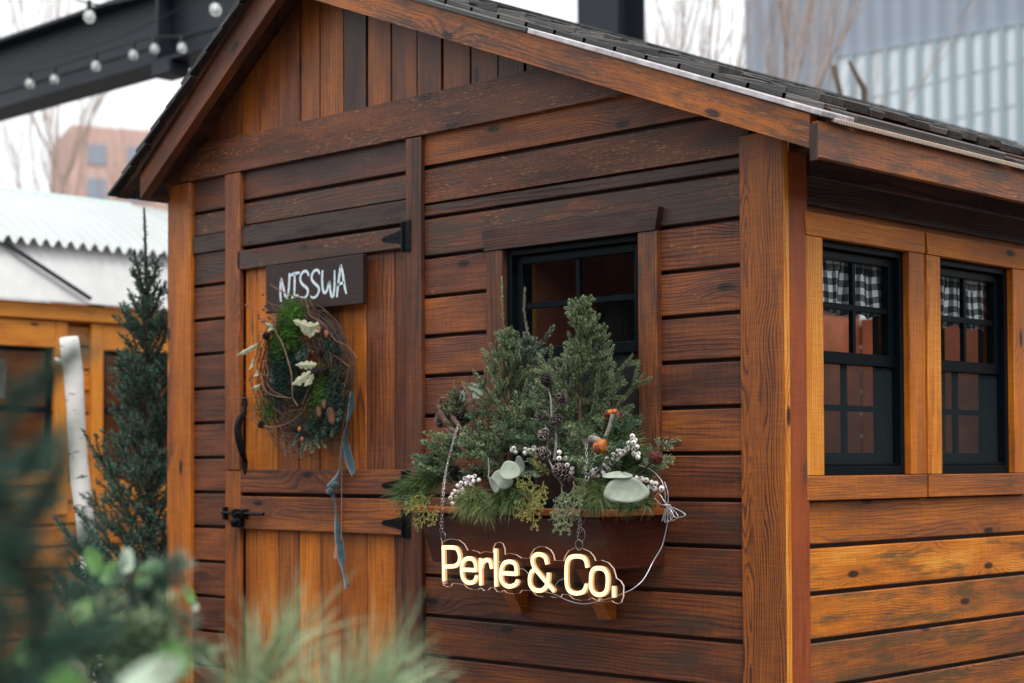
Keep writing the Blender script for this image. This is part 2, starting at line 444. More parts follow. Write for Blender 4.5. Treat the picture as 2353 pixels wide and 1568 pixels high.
def emit_mat(name, col, strength):
    t = NT(name)
    e = t.n('ShaderNodeEmission'); e.inputs[0].default_value = (*col, 1); e.inputs[1].default_value = strength
    t.link(e.outputs[0], t.out.inputs[0]); return t.m
NEONF = emit_mat('lit_neon_face', (1.0, .72, .37), 1.2)
NEONS = emit_mat('lit_neon_side', (1.0, .48, .20), .5)
EDGE = NT('glowing_acrylic_edge')
_b = EDGE.bsdf((.75, .55, .45), .35, .5, Emission_Color=(1, .62, .42, 1), Emission_Strength=.22)  # faint glow put in for letter light reaching the panel edge
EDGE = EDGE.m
# ------------------------------------------------------------------ ground
g = MB()
g.add([(-120, -60, 0), (60, -60, 0), (60, 160, 0), (-120, 160, 0)], [(0, 1, 2, 3)])
tg = NT('paving')
tc = tg.n('ShaderNodeTexCoord').outputs['Object']
br = tg.n('ShaderNodeTexBrick'); tg.link(tc, br.inputs['Vector']); br.inputs['Scale'].default_value = 2.2
br.inputs['Color1'].default_value = (.10, .095, .09, 1); br.inputs['Color2'].default_value = (.13, .12, .115, 1); br.inputs['Mortar'].default_value = (.04, .04, .04, 1); br.inputs['Mortar Size'].default_value = .012
gn = tg.noise(tc, 3, 5, .6)
kk = tg.mr(gn, .2, .8, .6, 1.3, smooth=False)
tg.bsdf(tg.mix(1.0, br.outputs[0], tg.comb(kk, kk, kk), 'MULTIPLY'), .7, .4, bump=gn, bstr=.3, bdist=.01)
tag(g.build('ground', tg.m), kind='structure')

# ------------------------------------------------------------------ CABIN
XS = float(aX(1803, 700, 0)[0]) if False else float(aY(1803, 700, -.02)[0])     # outer face of the side trim
XW = XS-.022                                                                    # side siding face
YB = 5.0
XL = float(aY(384, 700, -.02)[0])
cabin = empty('wooden_cabin', (XW-1.5, 2.4, 0), 'stained cedar market cabin with shingle roof, dutch door and black framed windows', 'cabin')
GZ = [.0135+.1355*k for k in range(0, 16)]          # board bottom edges; k=15 -> 2.046
def siding_rows(mb, x0, x1, holes, tones, z_lo=0.0135, z_hi=2.32, gap=.019, face=0.0, extra=None, tonefn=None):
    pass
H_ = np.array
X, Y, Z = np.eye(3)
def front_board(mb, x0, x1, z0, z1, tone, y0=0.0, th=.02):
    x0, x1 = float(x0), float(x1); tone = (tone[0]+.035+rnd.uniform(-.05, .05), tone[1], tone[2])
    if x1 > .2 and z1 > 2.1:
        f = lambda x: 2.043+.384*(.572-x)+.06
        pg = [(x0, z0), (x1, z0)]
        if f(x1) > z0: pg += [(x1, min(z1, f(x1)))]
        else: pg = [(x0, z0), (.572-(z0-2.103)/.384, z0)]
        if f(x1) < z1: pg += [(.572-(z1-2.103)/.384, z1)]
        pg += [(x0, z1)]
        mb.prism(pg, (0, y0, 0), X, Z, Y, th, tone); return
    mb.bx(x0, x1, y0, y0+th, z0, z1, 'x', tone, ch=.0028)

# window openings on the front wall (casing outer edges)
wjl0, wjl1 = aY(1117, 700, -.02)[0], aY(1154, 700, -.02)[0]
wjr0, wjr1 = aY(1466, 700, -.02)[0], aY(1509, 700, -.02)[0]
WZ1 = float(aY(1300, 553, -.02)[2]); WZ0 = 1.02
hdr0 = float((aY(1117, 579, -.02)[2]+aY(1511, 526, -.02)[2])/2)
hdr1 = float((aY(1110, 532, -.02)[2]+aY(1513, 472, -.02)[2])/2)
xd0, xd1 = float(aY(516, 900, -.02)[0]), float(aY(550, 900, -.02)[0])      # left door stile
xe0, xe1 = float(aY(932, 900, -.02)[0]), float(aY(967, 900, -.02)[0])      # right door stile
xc0 = float(aY(1701, 900, -.02)[0])
xp1 = float(aY(436, 900, -.02)[0])
fs = MB()
rows = [(GZ[k], GZ[k+1]-.0125) for k in range(15)]
rows[-1] = (GZ[14], GZ[15]-.012)
top_rows = [(2.046, 2.083, (.22, .5, .2)), (2.092, 2.205, (.33, .25, .75)), (2.222, 2.34, (.50, .1, .35))]
# backing behind the gaps
def tone_front(k, where):
    if where == 'L':
        return {14: (.30, .55, .5), 13: (.36, .2, .1), 12: (.36, .1, 0), 11: (.38, .1, 0)}.get(k, (.345+.03*math.sin(k*2.3), .08, 0))
    if k == 14: return (.30, .62, .45)
    if k in (13,): return (.38, .12, .3)
    if k >= 8: return (.40+.04*math.sin(k*1.7), .02, .22)
    if k in (7, 6): return (.38, .35, .1)
    return (.38, .28, .15)
for k, (a, b) in enumerate(rows):
    front_board(fs, xp1-.02, xd0+.01, a, b, tone_front(k, 'L'))
    x1 = xc0+.01
    if b > WZ0-.1 and k <= 13 and k >= 7:
        front_board(fs, xe1-.01, wjl1-.012, a, b, tone_front(k, 'M'))
        front_board(fs, wjr0+.012, x1, a, b, tone_front(k, 'R'))
    else:
        front_board(fs, xe1-.01, x1, a, b, tone_front(k, 'R'))
for a, b, tn in top_rows:
    front_board(fs, xe1-.01, xc0+.01 if b < 2.2 else xc0+.02, a, b, tn)
# left strip, upper rows
front_board(fs, xp1-.02, xd0+.01, 2.20, 2.34, (.30, .3, .2))
front_board(fs, xp1-.02, xd0+.01, 2.105, 2.188, (.27, .75, .6))
front_board(fs, xp1-.02, xd0+.01, 2.046, 2.100, (.18, .6, .1))
# above the door
front_board(fs, xd1-.01, xe0+.01, 2.215, 2.34, (.22, .25, .1))
front_board(fs, xd1-.01, xe0+.01, 2.118, 2.20, (.26, .6, .55))
front_siding = fs.build('front_siding', WOOD, cabin)
bk = MB()
bk.bx(XL+.02, wjl1-.02, .021, .04, .0, 2.36, 'x', (.16, 0, 0))
bk.bx(wjr0+.02, XW-.02, .021, .04, .0, 2.2, 'x', (.16, 0, 0))
bk.bx(wjl1-.02, wjr0+.02, .021, .04, .0, WZ0-.02, 'x', (.16, 0, 0))
bk.bx(wjl1-.02, wjr0+.02, .021, .04, hdr0+.01, 2.3, 'x', (.16, 0, 0))
bk.build('sheathing', WOOD, cabin)

# dark drip boards over the door and left strip
tb = MB()
tb.bx(xd1-.004, xe0+.002, -.012, .004, 2.034, 2.112, 'x', (.14, .55, .05))
tb.build('drip_board', WOOD, cabin, label='dark stained board over the dutch door')
tb = MB()
tb.bx(xp1+.002, xd0-.002, -.010, .004, 2.034, 2.102, 'x', (.14, .55, .05))
tb.build('drip_board', WOOD, cabin, label='dark stained board left of the door')

# corner posts and stiles
for nm, x0, x1, tn, y in (('corner_post', XL, xp1, (.66, .0, 0), -.02), ('corner_post', xc0, XS, (.60, .02, 0), -.022)):
    pm = MB(); pm.bx(x0, x1, y, .004, -.02 if x0 < 0 else .0, 2.322 if x0 < -1 else 2.14, 'z', tn, ch=.004)
    pm.build(nm, POSTW if x0 > 0 else WOODV, cabin)
pm = MB(); pm.bx(XW-.004, XS-.0005, .0045, .095, 0, 2.08, 'z', (.72, .1, 0), ch=.003)
pm.build('corner_post', REDW, cabin, label='red side face board of the corner post')
pm = MB(); pm.bx(XS-.0025, XS+.0012, -.0228, .0015, 0, 2.10, 'z', (.95, 0, 0), ch=.0015); pm.build('corner_bead', WOODV, cabin, label='raw yellow edge of the corner post')
pm = MB()
for a, b in ((.01, 1.175), (1.178, 2.322)):
    pm.bx(xd0, xd1, -.018 if a < 1 else -.020, .002, a, b, 'z', (.58 if a < 1 else .50, .15, 0), ch=.003)
pm.build('door_jamb', WOODV, cabin)
pm = MB(); pm.bx(xe0, xe1, -.02, .002, .01, 2.322, 'z', (.30, .2, .05), ch=.003)
pm.build('door_jamb', WOODV, cabin)

# ---- roof slopes (measured): lower edge of the rake boards on the plane y=-.15
def rz(x): return 2.043+.384*(.572-x)      # right slope, lower edge of rake board
def lz(x): return 2.265+.725*(x+2.595)     # left slope
AX = (2.043+.384*.572-2.265-.725*2.595)/(.725+.384)
AZ = rz(AX)
X, Y, Z = np.eye(3)
# frieze board: prism cut to the slopes
fz0, fz1 = 2.325, 2.462
fr_ = MB()
fr_.prism([(XL-.02, fz0), (-.13, fz0), (-.50, fz1), (lz(0)*0-2.34, fz1), (XL-.02, fz0+.02)], (0, -.022, 0), X, Z, Y, .024, (.37, .22, .75), seed=(.31, .62, .4))
fr_.build('frieze_board', WOOD, cabin)
# triangular board that fills above the top siding at the right
tr_ = MB()
tr_.prism([(xe1, fz0-.03), (xc0+.02, 2.14), (xc0+.02, 2.09), (xc0-.1, 2.21), (xe1, 2.21)], (0, .004, 0), X, Z, Y, .012, (.34, .3, .2))
# gable vertical boards
gb = MB()
bd_px = [597, 640, 690, 734, 789, 843, 898, 958, 1016, 1080, 1144, 1206, 1262]
xs_ = [-2.36, -2.25, -2.14]+[float(aY(p, 180, 0)[0]) for p in bd_px]+[-.45, -.34]
tl = [.45, .5, .55, .52, .50, .56, .62, .30, .62, .50, .44, .56, .50, .44, .42, .4, .4, .4]
for i in range(len(xs_)-1):
    a, b = xs_[i], xs_[i+1]
    g_ = .007 if i < 6 else .010
    top = min(min(rz(a), lz(b)), min(rz(b), lz(a)))+.06
    top = max(min((rz((a+b)/2)), lz((a+b)/2))+.06, 2.50)
    d = .004*(i % 3 == 1)
    a2, b2 = a+g_/2, b-g_/2
    if b2 > AX > a2: pg = [(a2, 2.44), (b2, 2.44), (b2, rz(b2)+.07), (AX, AZ+.07), (a2, lz(a2)+.07)]
    else:
        zf = rz if a2 >= AX else lz
        pg = [(a2, min(2.44, zf(a2)+.06)), (b2, min(2.44, zf(b2)+.06)), (b2, zf(b2)+.07), (a2, zf(a2)+.07)]
    gb.prism([(q[1], q[0]) for q in pg], (0, .002-d, 0), Z, X, Y, .016, (tl[i % len(tl)]+rnd.uniform(-.06, .06), .12 if i != 7 else .35, .05))
gb.build('gable_boards', WOODV, cabin)
gk = MB(); gk.prism([(-2.5, 2.33), (0.1, 2.2), (AX, AZ+.02)], (0, .02, 0), X, Z, Y, .015, (.10, 0, 0)); gk.build('gable_sheathing', WOOD, cabin)

# rakes (bargeboards) on the plane y=-.15, prisms with plumb-cut ends
roof = bpy.data.objects.new('roof', None); COL.objects.link(roof); roof.parent = cabin
def rake(poly, y, th, tn, mat, name, sd=None, label=None):
    a = H_(poly[0]); b = H_(poly[1]); U = nv([b[0]-a[0], 0, b[1]-a[1]]); V = H_([-U[2], 0, U[0]])
    O = H_([a[0], y, a[1]])
    pl = [(np.dot(H_([p[0]-a[0], 0, p[1]-a[1]]), U), np.dot(H_([p[0]-a[0], 0, p[1]-a[1]]), V)) for p in poly]
    mb = MB(); mb.prism(pl, O, U, V, Y, th, tn, seed=sd); return mb.build(name, mat, roof, label=label)
OV = -.15
rake([(.573, rz(.573)), (AX, AZ), (AX, AZ+.102), (.573, rz(.573)+.092)], OV, .036, (.60, .40, .80), WOOD, 'bargeboard', (.2, .35, .7), 'right bargeboard with worn flaking stain')
rake([(AX-.001, AZ), (-2.605, lz(-2.605)), (-2.605, lz(-2.605)+.095), (AX-.001, AZ+.13)], OV, .040, (.40, .25, .1), WOOD, 'bargeboard', (.6, .2, .3), 'left bargeboard, dark brown')
# upper trim on the left rake
rake([(AX-.001, AZ+.128), (-2.612, lz(-2.612)+.094), (-2.745, lz(-2.745)+.118), (AX-.001, AZ+.215)], OV-.015, .05, (.24, .4, .3), WOOD, 'rake_trim')
# soffit shelf behind the barge at the left foot
mb = MB(); mb.bx(-2.60, XL+.01, OV+.042, .3, 2.262, 2.285, 'y', (.2, 0, 0)); mb.build('soffit', WOOD, roof)
# roof decks (thick sheets), right and left slope
def deck(x0, z0, x1, z1, y0, y1, th, mat, name, tn=(.3, .2, 0)):
    U = nv([x1-x0, 0, z1-z0]); V = Y; Wd = np.cross(U, V); Wd = Wd if Wd[2] > 0 else -Wd
    L = math.hypot(x1-x0, z1-z0)
    mb = MB(); mb.board((x0, y0, z0), V, U, Wd, (y1-y0, L, th), tn); return mb.build(name, mat, roof)
deck(.598, rz(.598)+.080, AX, AZ+.080, OV+.038, YB+.15, .014, WOOD, 'roof_deck')
def lseg(xa, xb, y0, y1):
    f = lambda x: lz(-2.70)+.108+(x+2.70)*(AZ+.10-lz(-2.70)-.108)/(AX+2.70)
    deck(xa, f(xa), xb, f(xb), y0, y1, .014, WOOD, 'roof_deck')
SKX0, SKX1, SKY0, SKY1 = -2.50, -1.80, .12, .98        # skylight in the hidden left slope, put there to light the interior
lseg(-2.70, AX, OV+.042, SKY0); lseg(-2.70, AX, SKY1, 3.1); lseg(-2.70, AX, 4.7, YB+.15); lseg(-2.70, SKX0, 3.1, 4.7); lseg(SKX1, AX, 3.1, 4.7); lseg(-2.70, SKX0, SKY0, SKY1); lseg(SKX1, AX, SKY0, SKY1)
_f = lambda x: lz(-2.70)+.108+(x+2.70)*(AZ+.10-lz(-2.70)-.108)/(AX+2.70)+.03
mb = MB(); mb.add([(SKX0, SKY0, _f(SKX0)), (SKX1, SKY0, _f(SKX1)), (SKX1, SKY1, _f(SKX1)), (SKX0, SKY1, _f(SKX0))], [(0, 1, 2, 3)]); mb.build('added_skylight', GLASS, roof)
mb = MB(); mb.add([(SKX0, 3.1, _f(SKX0)), (SKX1, 3.1, _f(SKX1)), (SKX1, 4.7, _f(SKX1)), (SKX0, 4.7, _f(SKX0))], [(0, 1, 2, 3)]); mb.build('added_skylight', GLASS, roof)
# flat weathered boards lying along rake and eave (right slope)
US = nv([-1, 0, .384]); WS = H_([.384, 0, 1])/math.hypot(1, .384)
def on_slope(s, y, h):    # s metres up the slope from the eave, height h over the deck
    return H_([.600, y, rz(.600)+.100])+US*s+WS*h
mb = MB(); mb.board(on_slope(-.02, OV-.012, -.004), US, Y, WS, (1.16, .155, .016), (.6, 0, 0)); mb.build('rake_trim', WHITEP, roof, label='wet trim board along the right rake with sky reflection painted pale')
mb = MB(); mb.board(on_slope(1.145, OV-.012, -.004), US, Y, WS, (1.2, .15, .016), (.45, .3, .3)); mb.build('rake_trim', OLDW, roof)
mb = MB()
mb.board(on_slope(-.012, .02, -.004), Y, US, WS, (.82, .10, .026), (.6, .2, .2))
mb.board(on_slope(-.012, .90, -.010), Y, US, WS, (4.2, .10, .022), (.5, .2, .2))
mb.build('eave_board', OLDW, roof)
mb = MB(); mb.board(on_slope(.092, .02, .0), Y, US, WS, (5.0, .05, .022), (.45, .1, .1)); mb.build('eave_batten', WOOD, roof)
# fluted drip strip under the eave board
mb = MB()
mb.board(on_slope(-.024, OV+.05, -.012), Y, US, WS, (5.1, .014, .012), (.6, 0, 0))
for k in range(240):
    mb.board(on_slope(-.027, -.08+k*.013, -.012), Y, US, WS, (.006, .004, .012), (.6, 0, 0), ch=.0005)
mb.build('drip_edge', simple('cream_drip_strip', (.62, .50, .42), .35, .5), roof)
# shingles
sh = MB()
for c in range(18):
    s0 = .14+c*.125
    y = .03+rnd.random()*.03
    while y < YB+.1:
        wd = rnd.uniform(.07, .16)
        rise = rnd.uniform(-.003, .006)
        th = rnd.uniform(.015, .027)
        tilt = .065+rnd.uniform(-.02, .05)
        U2 = nv(US*math.cos(tilt)+(-WS)*math.sin(tilt)); W2 = np.cross(U2, Y); W2 = W2 if W2[2] > 0 else -W2
        sh.board(on_slope(s0+rnd.uniform(-.008, .008), y, .014+rise+.012), U2, Y, W2, (.26, wd-.004, th), (rnd.uniform(.2, .85), .3, .2), ch=.0012)
        y += wd
# double starter thickness along the rake edge: stacked ends
for c in range(15):
    s0 = .10+c*.135
    sh.board(on_slope(s0, .005, .004), US, Y, WS, (.15, .11, .022+rnd.uniform(0, .006)), (rnd.uniform(.3, .7), .2, .1), ch=.0015)
sh.build('shingles', OLDW, roof)
# shingles, left slope (only their dark edge shows)
sl = MB()
UL = nv([1, 0, .725]); WL = H_([-.725, 0, 1])/math.hypot(1, .725)
for c in range(9):
    y = OV-.045
    while y < 1.6:
        wd = rnd.uniform(.09, .16)
        xx = -2.76+c*.125*.81
        if SKX0-.15 < xx < SKX1-.02 and SKY0-.12 < y < SKY1: y += wd; continue
        p = H_([-2.76, y, lz(-2.76)+.125])+UL*(c*.125)+WL*(.012+rnd.uniform(-.002, .004))
        U2 = nv(UL-WL*.07); W2 = np.cross(Y, U2); W2 = W2 if W2[2] > 0 else -W2
        sl.board(p, U2, Y, W2, (.19, wd-.004, .012), (rnd.uniform(.1, .5), .2, .1), ch=.001)
        y += wd
sl.build('shingles', OLDW, roof)
# ridge cap
mb = MB()
for k in range(22):
    y = -.12+k*.235
    mb.board(H_([AX, y, AZ+.155]), Y, nv([1, 0, -.384]), nv([.384, 0, 1]), (.27, .13, .014), (rnd.uniform(.2, .7), .2, .1))
    mb.board(H_([AX, y, AZ+.155]), Y, nv([-1, 0, -.6]), nv([-.6, 0, 1]), (.27, .13, .014), (rnd.uniform(.2, .7), .2, .1))
mb.build('ridge_cap', OLDW, roof)
# eave fascia on the right side (x=.6)
mb = MB(); mb.board((.578, OV+.001, rz(.6)-.018), Y, Z, X, (5.2, .100, .022), (.60, .42, .60)); mb.build('fascia', WOOD, roof)
mb = MB(); mb.bx(.5745, .5995, OV-.006, OV+.0005, rz(.6)-.026, rz(.6)+.076, 'z', (.12, .5, 0)); mb.build('corner_batten', WOOD, roof)
# soffit on the right side
mb = MB(); mb.bx(XS+.002, .577, .02, YB, 2.076, 2.09, 'y', (.2, .2, 0)); mb.build('soffit', WOOD, roof)

# ---- side wall (plane x = XW)
sw = MB()
w1 = dict(l0=1852, l1=1892, r0=2091, r1=2125); w2 = dict(l0=2131, l1=2162, r0=2329, r1=2361)
def yX(px, x=None): return float(aX(px, 800, XS if x is None else x)[1])
for wn_ in (w1, w2):
    for k in list(wn_): wn_[k] = yX(wn_[k])
szt = float(aX(1859, 540, XS)[2]); szh = float(aX(1852, 485, XS)[2])
szb = float(aX(1897, 1092, XS)[2]); szl = float(aX(1863, 1150, XS)[2])
ya, yb = w1['l1']-.015, w2['r0']+.015
def side_board(y0, y1, z0, z1, tn):
    sw.bx(XW-.02, XW, y0, y1, z0, z1, 'y', tn, ch=.0028)
for k in range(15):
    a, b = GZ[k]+.003, GZ[k+1]-.0105
    tn = {6: (.84, .30, .1), 5: (.74, .38, .1), 4: (.64, .42, .05), 3: (.60, .42, .1)}.get(k, (.66, .12, .1))
    if b > szb and a < szt:
        side_board(.09, w1['l1']-.012, a, b, tn); side_board(w1['r0']+.012, w2['l1']-.012, a, b, tn); side_board(w2['r0']+.012, YB, a, b, tn)
    else: side_board(.09, YB, a, b, tn)
sw.bx(XW-.03, XW-.021, .05, w1['l1']-.012, 0, 2.07, 'y', (.12, 0, 0))
sw.bx(XW-.03, XW-.021, w1['r0']+.012, w2['l1']-.012, 0, 2.07, 'y', (.12, 0, 0))
sw.bx(XW-.03, XW-.021, w2['r0']+.012, YB, 0, 2.07, 'y', (.12, 0, 0))
sw.bx(XW-.03, XW-.0215, w1['l1']-.012, w2['r0']+.012, 0, szb-.01, 'y', (.12, 0, 0))
sw.bx(XW-.03, XW-.0215, w1['l1']-.012, w2['r0']+.012, szt+.01, 2.07, 'y', (.12, 0, 0))
sw.build('side_siding', SIDEW, cabin)
mb = MB(); mb.bx(XW, XW+.02, .096, YB, szh+.022, 2.074, 'y', (.16, .3, .1)); mb.bx(XW, XW+.032, .096, YB, szh+.10, 2.074, 'y', (.2, .2, .1))
mb.build('frieze_board', WOOD, cabin, label='dark board under the side eave')
# back and far walls (plain siding; unseen back gap added to light the interior)
mb = MB()
for k in range(15): mb.bx(XL, -1.2, YB, YB+.02, GZ[k], GZ[k]+.12, 'x', (.4, 0, 0)); mb.bx(.1, XW-.03, YB, YB+.02, GZ[k], GZ[k]+.12, 'x', (.4, 0, 0)); mb.bx(XL, XL+.02, .03, YB, GZ[k], GZ[k]+.134, 'y', (.4, 0, 0))
mb.bx(XL, XL+.02, .03, YB, GZ[14]+.136, 2.26, 'y', (.4, 0, 0))
mb.build('back_siding', WOOD, cabin)
for _a, _b in ((XL+.03, -1.199), (.12, XW-.05)): mb = MB(); mb.bx(_a, _b, YB-.012, YB-.002, 0, 2.07, 'x'); mb.build('back_sheathing', WOOD, cabin)

# ---- interior
IN = simple('interior_wall', (.62, .20, .10), .7, .3, 0, 6, .3)
mb = MB(); mb.bx(-2.0, -.80, 1.0, 1.02, .1, 2.07, 'x'); mb.build('partition', IN, cabin)
_p = aX
mb = MB(); _a, _b = float(aY(1195, 700, .13)[0]), float(aY(1214, 700, .13)[0]); mb.bx(_a, _b, .13, .17, .9, 2.07, 'z', (.9, 0, 0)); mb.build('stud', HUTW, cabin)
bk_ = empty('round_silhouette', aY(1418, 752, .45), 'dark round basket inside behind the right panes of the front window', 'silhouette')  # unidentified dark round outline; solid body and handle are made up
mb = MB(); mb.ell(aY(1420, 752, .45), (.095, .08, .11), nu=20, nvv=14, jit=.02); mb.build('silhouette_body', simple('dark_silhouette', (.02, .018, .017), .6, .3, 0, 60, .4, .4), bk_, smooth=True)
mb = MB(); _c = aY(1420, 700, .45); mb.tube([_c+H_([math.cos(t)*.06, 0, math.sin(t)*.05]) for t in np.linspace(0, PI, 9)], .004, 5); mb.build('handle', simple('silhouette_handle', (.03, .02, .015), .7), bk_)
ID = simple('interior_dark', (.03, .035, .04), .8, .2, 0, 3, .3)
mb = MB(); mb.bx(XL+.025, XL+.04, .06, YB-.03, .1, 2.07, 'y'); mb.bx(XL+.05, -1.25, YB-.03, YB-.015, .1, 2.07, 'x'); mb.build('interior_wall', IN, cabin)
mb = MB(); mb.bx(XL+.03, XW-.04, .05, YB, .08, .10, 'y', (.4, 0, 0)); mb.build('floor', WOOD, cabin)
mb = MB(); mb.bx(-1.70, XW-.04, .05, YB, 2.075, 2.09, 'y', (.3, 0, 0)); mb.bx(XL+.03, -1.705, 1.03, 3.0, 2.076, 2.09, 'y', (.3, 0, 0)); mb.build('ceiling', WOOD, cabin)  # left side open so light from the added roof openings falls through
mb = MB()
for (x, y) in ((-.13, .75), (-.13, 1.55)):
    mb.bx(x, x+.09, y, y+.05, .1, 2.3, 'z', (.9, 0, 0))
mb.build('stud', HUTW, cabin)

# ---- windows
def window(opening, axis, sash_split, face, parent, names, curtain=False):
    pass
def P3(axis, a, d, z):      # a along wall, d depth inward from the wall face, z
    return (a, d, z) if axis == 'x' else (XW-d, a, z)
def wbx(mb, axis, a0, a1, d0, d1, z0, z1, g='x', tn=(.5, 0, 0), ch=.0022):
    if axis == 'x': mb.bx(a0, a1, d0, d1, z0, z1, {'x': 'x', 'z': 'z'}[g], tn, ch)
    else: mb.bx(XW-d1, XW-d0, a0, a1, z0, z1, {'x': 'y', 'z': 'z'}[g], tn, ch)
def make_window(axis, a0, a1, z0, z1, zm, label, inset=.0, tones=None, sill=True, co=.038, hz=None, sl=None, wl=None, wr=None, fr=.022):
    """a0,a1,z0,z1: clear opening between casings; casings proud of the wall"""
    win = bpy.data.objects.new('window', None); COL.objects.link(win); win.parent = cabin; win['label'] = label
    wl = wl or co; wr = wr or co
    tones = tones or [(.6, 0, 0)]*4
    m1 = MB(); wbx(m1, axis, a0-wl, a0, -fr, .004, z0, z1, 'z', tones[0]); m1.build('casing', WOODV, win)
    m1 = MB(); wbx(m1, axis, a1, a1+wr, -fr, .004, z0, z1, 'z', tones[1]); m1.build('casing', WOODV, win)
    m1 = MB()
    hz = hz or z1+.075
    if axis == 'x': m1.prism([(a0-wl-.004, z1+.001), (a1+wr-.002, z1+.001), (a1+wr+.012, hz), (a0-wl-.016, hz)], (0, -fr-.004, 0), X, Z, Y, fr+.006, tones[2])
    else: m1.prism([(a0-wl+.002, z1+.001), (a1+wr-.001, z1+.001), (a1+wr-.001, hz), (a0-wl-.007, hz)], (XW+fr+.003, 0, 0), Y, Z, -X, fr+.005, tones[2])
    m1.build('header_casing', WOOD, win)
    if sl:
        m1 = MB(); wbx(m1, axis, a0-wl-.001, a1+wr, -fr-.002, .004, sl, z0-.001, 'x', tones[3]); m1.build('apron_casing', WOOD, win)
    f = MB()
    D = .10
    # jamb frame
    wbx(f, axis, a0, a0+.022, .0, D, z0, z1, 'z'); wbx(f, axis, a1-.022, a1, .0, D, z0, z1, 'z')
    wbx(f, axis, a0+.022, a1-.022, .0, D, z1-.022, z1, 'x'); wbx(f, axis, a0+.022, a1-.022, .0, D, z0, z0+.026, 'x')
    wbx(f, axis, a0+.022, a1-.022, .012, .03, z0+.026, z0+.036, 'x')
    f.build('frame', FRAME, win)
    # upper sash (outer)
    s = MB()
    u0, u1 = a0+.0225, a1-.0225
    st = .028
    def sash(d0, d1, lo, hi, bot, sx=.0):
        wbx(s, axis, u0, u0+st, d0, d1, lo, hi, 'z'); wbx(s, axis, u1-st, u1, d0, d1, lo, hi, 'z')
        wbx(s, axis, u0+st, u1-st, d0, d1, hi-.028, hi, 'x'); wbx(s, axis, u0+st, u1-st, d0, d1, lo, lo+bot, 'x')
        wbx(s, axis, (u0+u1)/2-.008, (u0+u1)/2+.008, d0+.006, d1-.006, lo+bot, hi-.028, 'z', ch=.001)
        zc = (lo+bot+hi-.028)/2
        wbx(s, axis, u0+st, (u0+u1)/2-.0085, d0+.006, d1-.006, zc-.009, zc+.009, 'x', ch=.001)
        wbx(s, axis, (u0+u1)/2+.0085, u1-st, d0+.006, d1-.006, zc-.009, zc+.009, 'x', ch=.001)
    sash(.020, .048, zm-.018, z1-.0225, .036)
    s.build('sash', FRAME, win)
    s = MB(); sash(.052, .080, z0+.0265, zm+.016, .040)
    s.build('sash', FRAME, win)
    gl = MB()
    gl.prism([(u0+st-.004, zm), (u1-st+.004, zm), (u1-st+.004, z1-.045), (u0+st-.004, z1-.045)], P3(axis, 0, .033, 0), X if axis == 'x' else Y, Z, Y if axis == 'x' else -X, .002)
    gl.build('pane', GLASS, win)
    gl = MB()
    gl.prism([(u0+st-.004, z0+.05), (u1-st+.004, z0+.05), (u1-st+.004, zm+.01), (u0+st-.004, zm+.01)], P3(axis, 0, .066, 0), X if axis == 'x' else Y, Z, Y if axis == 'x' else -X, .002)
    gl.build('pane', GLASS, win)
    if axis != 'q':
        gl = MB()
        gl.prism([(a0+.023, z0+.03), (a1-.023, z0+.03), (a1-.023, zm-.019), (a0+.023, zm-.019)], P3(axis, 0, .030, 0), X if axis == 'x' else Y, Z, Y if axis == 'x' else -X, .0008)
        gl.build('insect_screen', SCREEN, win)
    return win
zmF = float(aY(1300, 806, .03)[2])
make_window('x', float(wjl1), float(wjr0), WZ0, float(hdr0), zmF, 'front window with dark header board behind the planter', tones=[(.33, .35, .3), (.46, .45, .2), (.17, .3, 0), (.5, 0, 0)], wl=float(wjl1-wjl0), wr=float(wjr1-wjr0), hz=float(hdr1))
zmS = float(aX(1897, 820, XS-.05)[2])
yg = lambda w_, a: w_[a]
make_window('y', w1['l1'], w1['r0'], szb, szt, zmS, 'side window nearest the corner post', tones=[(.92, .05, .1), (.74, .05, .1), (.78, .0, .2), (.60, .1, .75)], wl=w1['l1']-w1['l0'], wr=w1['r1']-w1['r0'], hz=szh, sl=szl)
make_window('y', w2['l1'], w2['r0'], szb, szt, zmS, 'side window farther from the corner post', tones=[(.92, .05, .1), (.80, .05, .1), (.82, .0, .2), (.60, .1, .1)], wl=w2['l1']-w2['l0'], wr=w2['r1']-w2['r0'], hz=szh, sl=szl)

bo = empty('pump_bottle', aX(2262, 1060, XW-.32), 'pale grey pump bottle standing inside behind the right side window', 'bottle')
BOT = simple('pale_grey_plastic', (.42, .52, .58), .4, .4)
mb = MB(); c0 = aX(2262, 1075, XW-.32); c1 = aX(2262, 965, XW-.32); mb.tube([c0, c1, c1+H_([0, 0, .012])], [.024, .024, .010], 16); mb.build('bottle_body', BOT, bo)
mb = MB(); mb.tube([c1+H_([0, 0, .014]), c1+H_([0, 0, .035])], [.012, .012], 12); mb.bx(c1[0]-.01, c1[0]+.01, c1[1]-.03, c1[1]+.012, c1[2]+.045, c1[2]+.07, 'y'); mb.build('pump', BOT, bo)

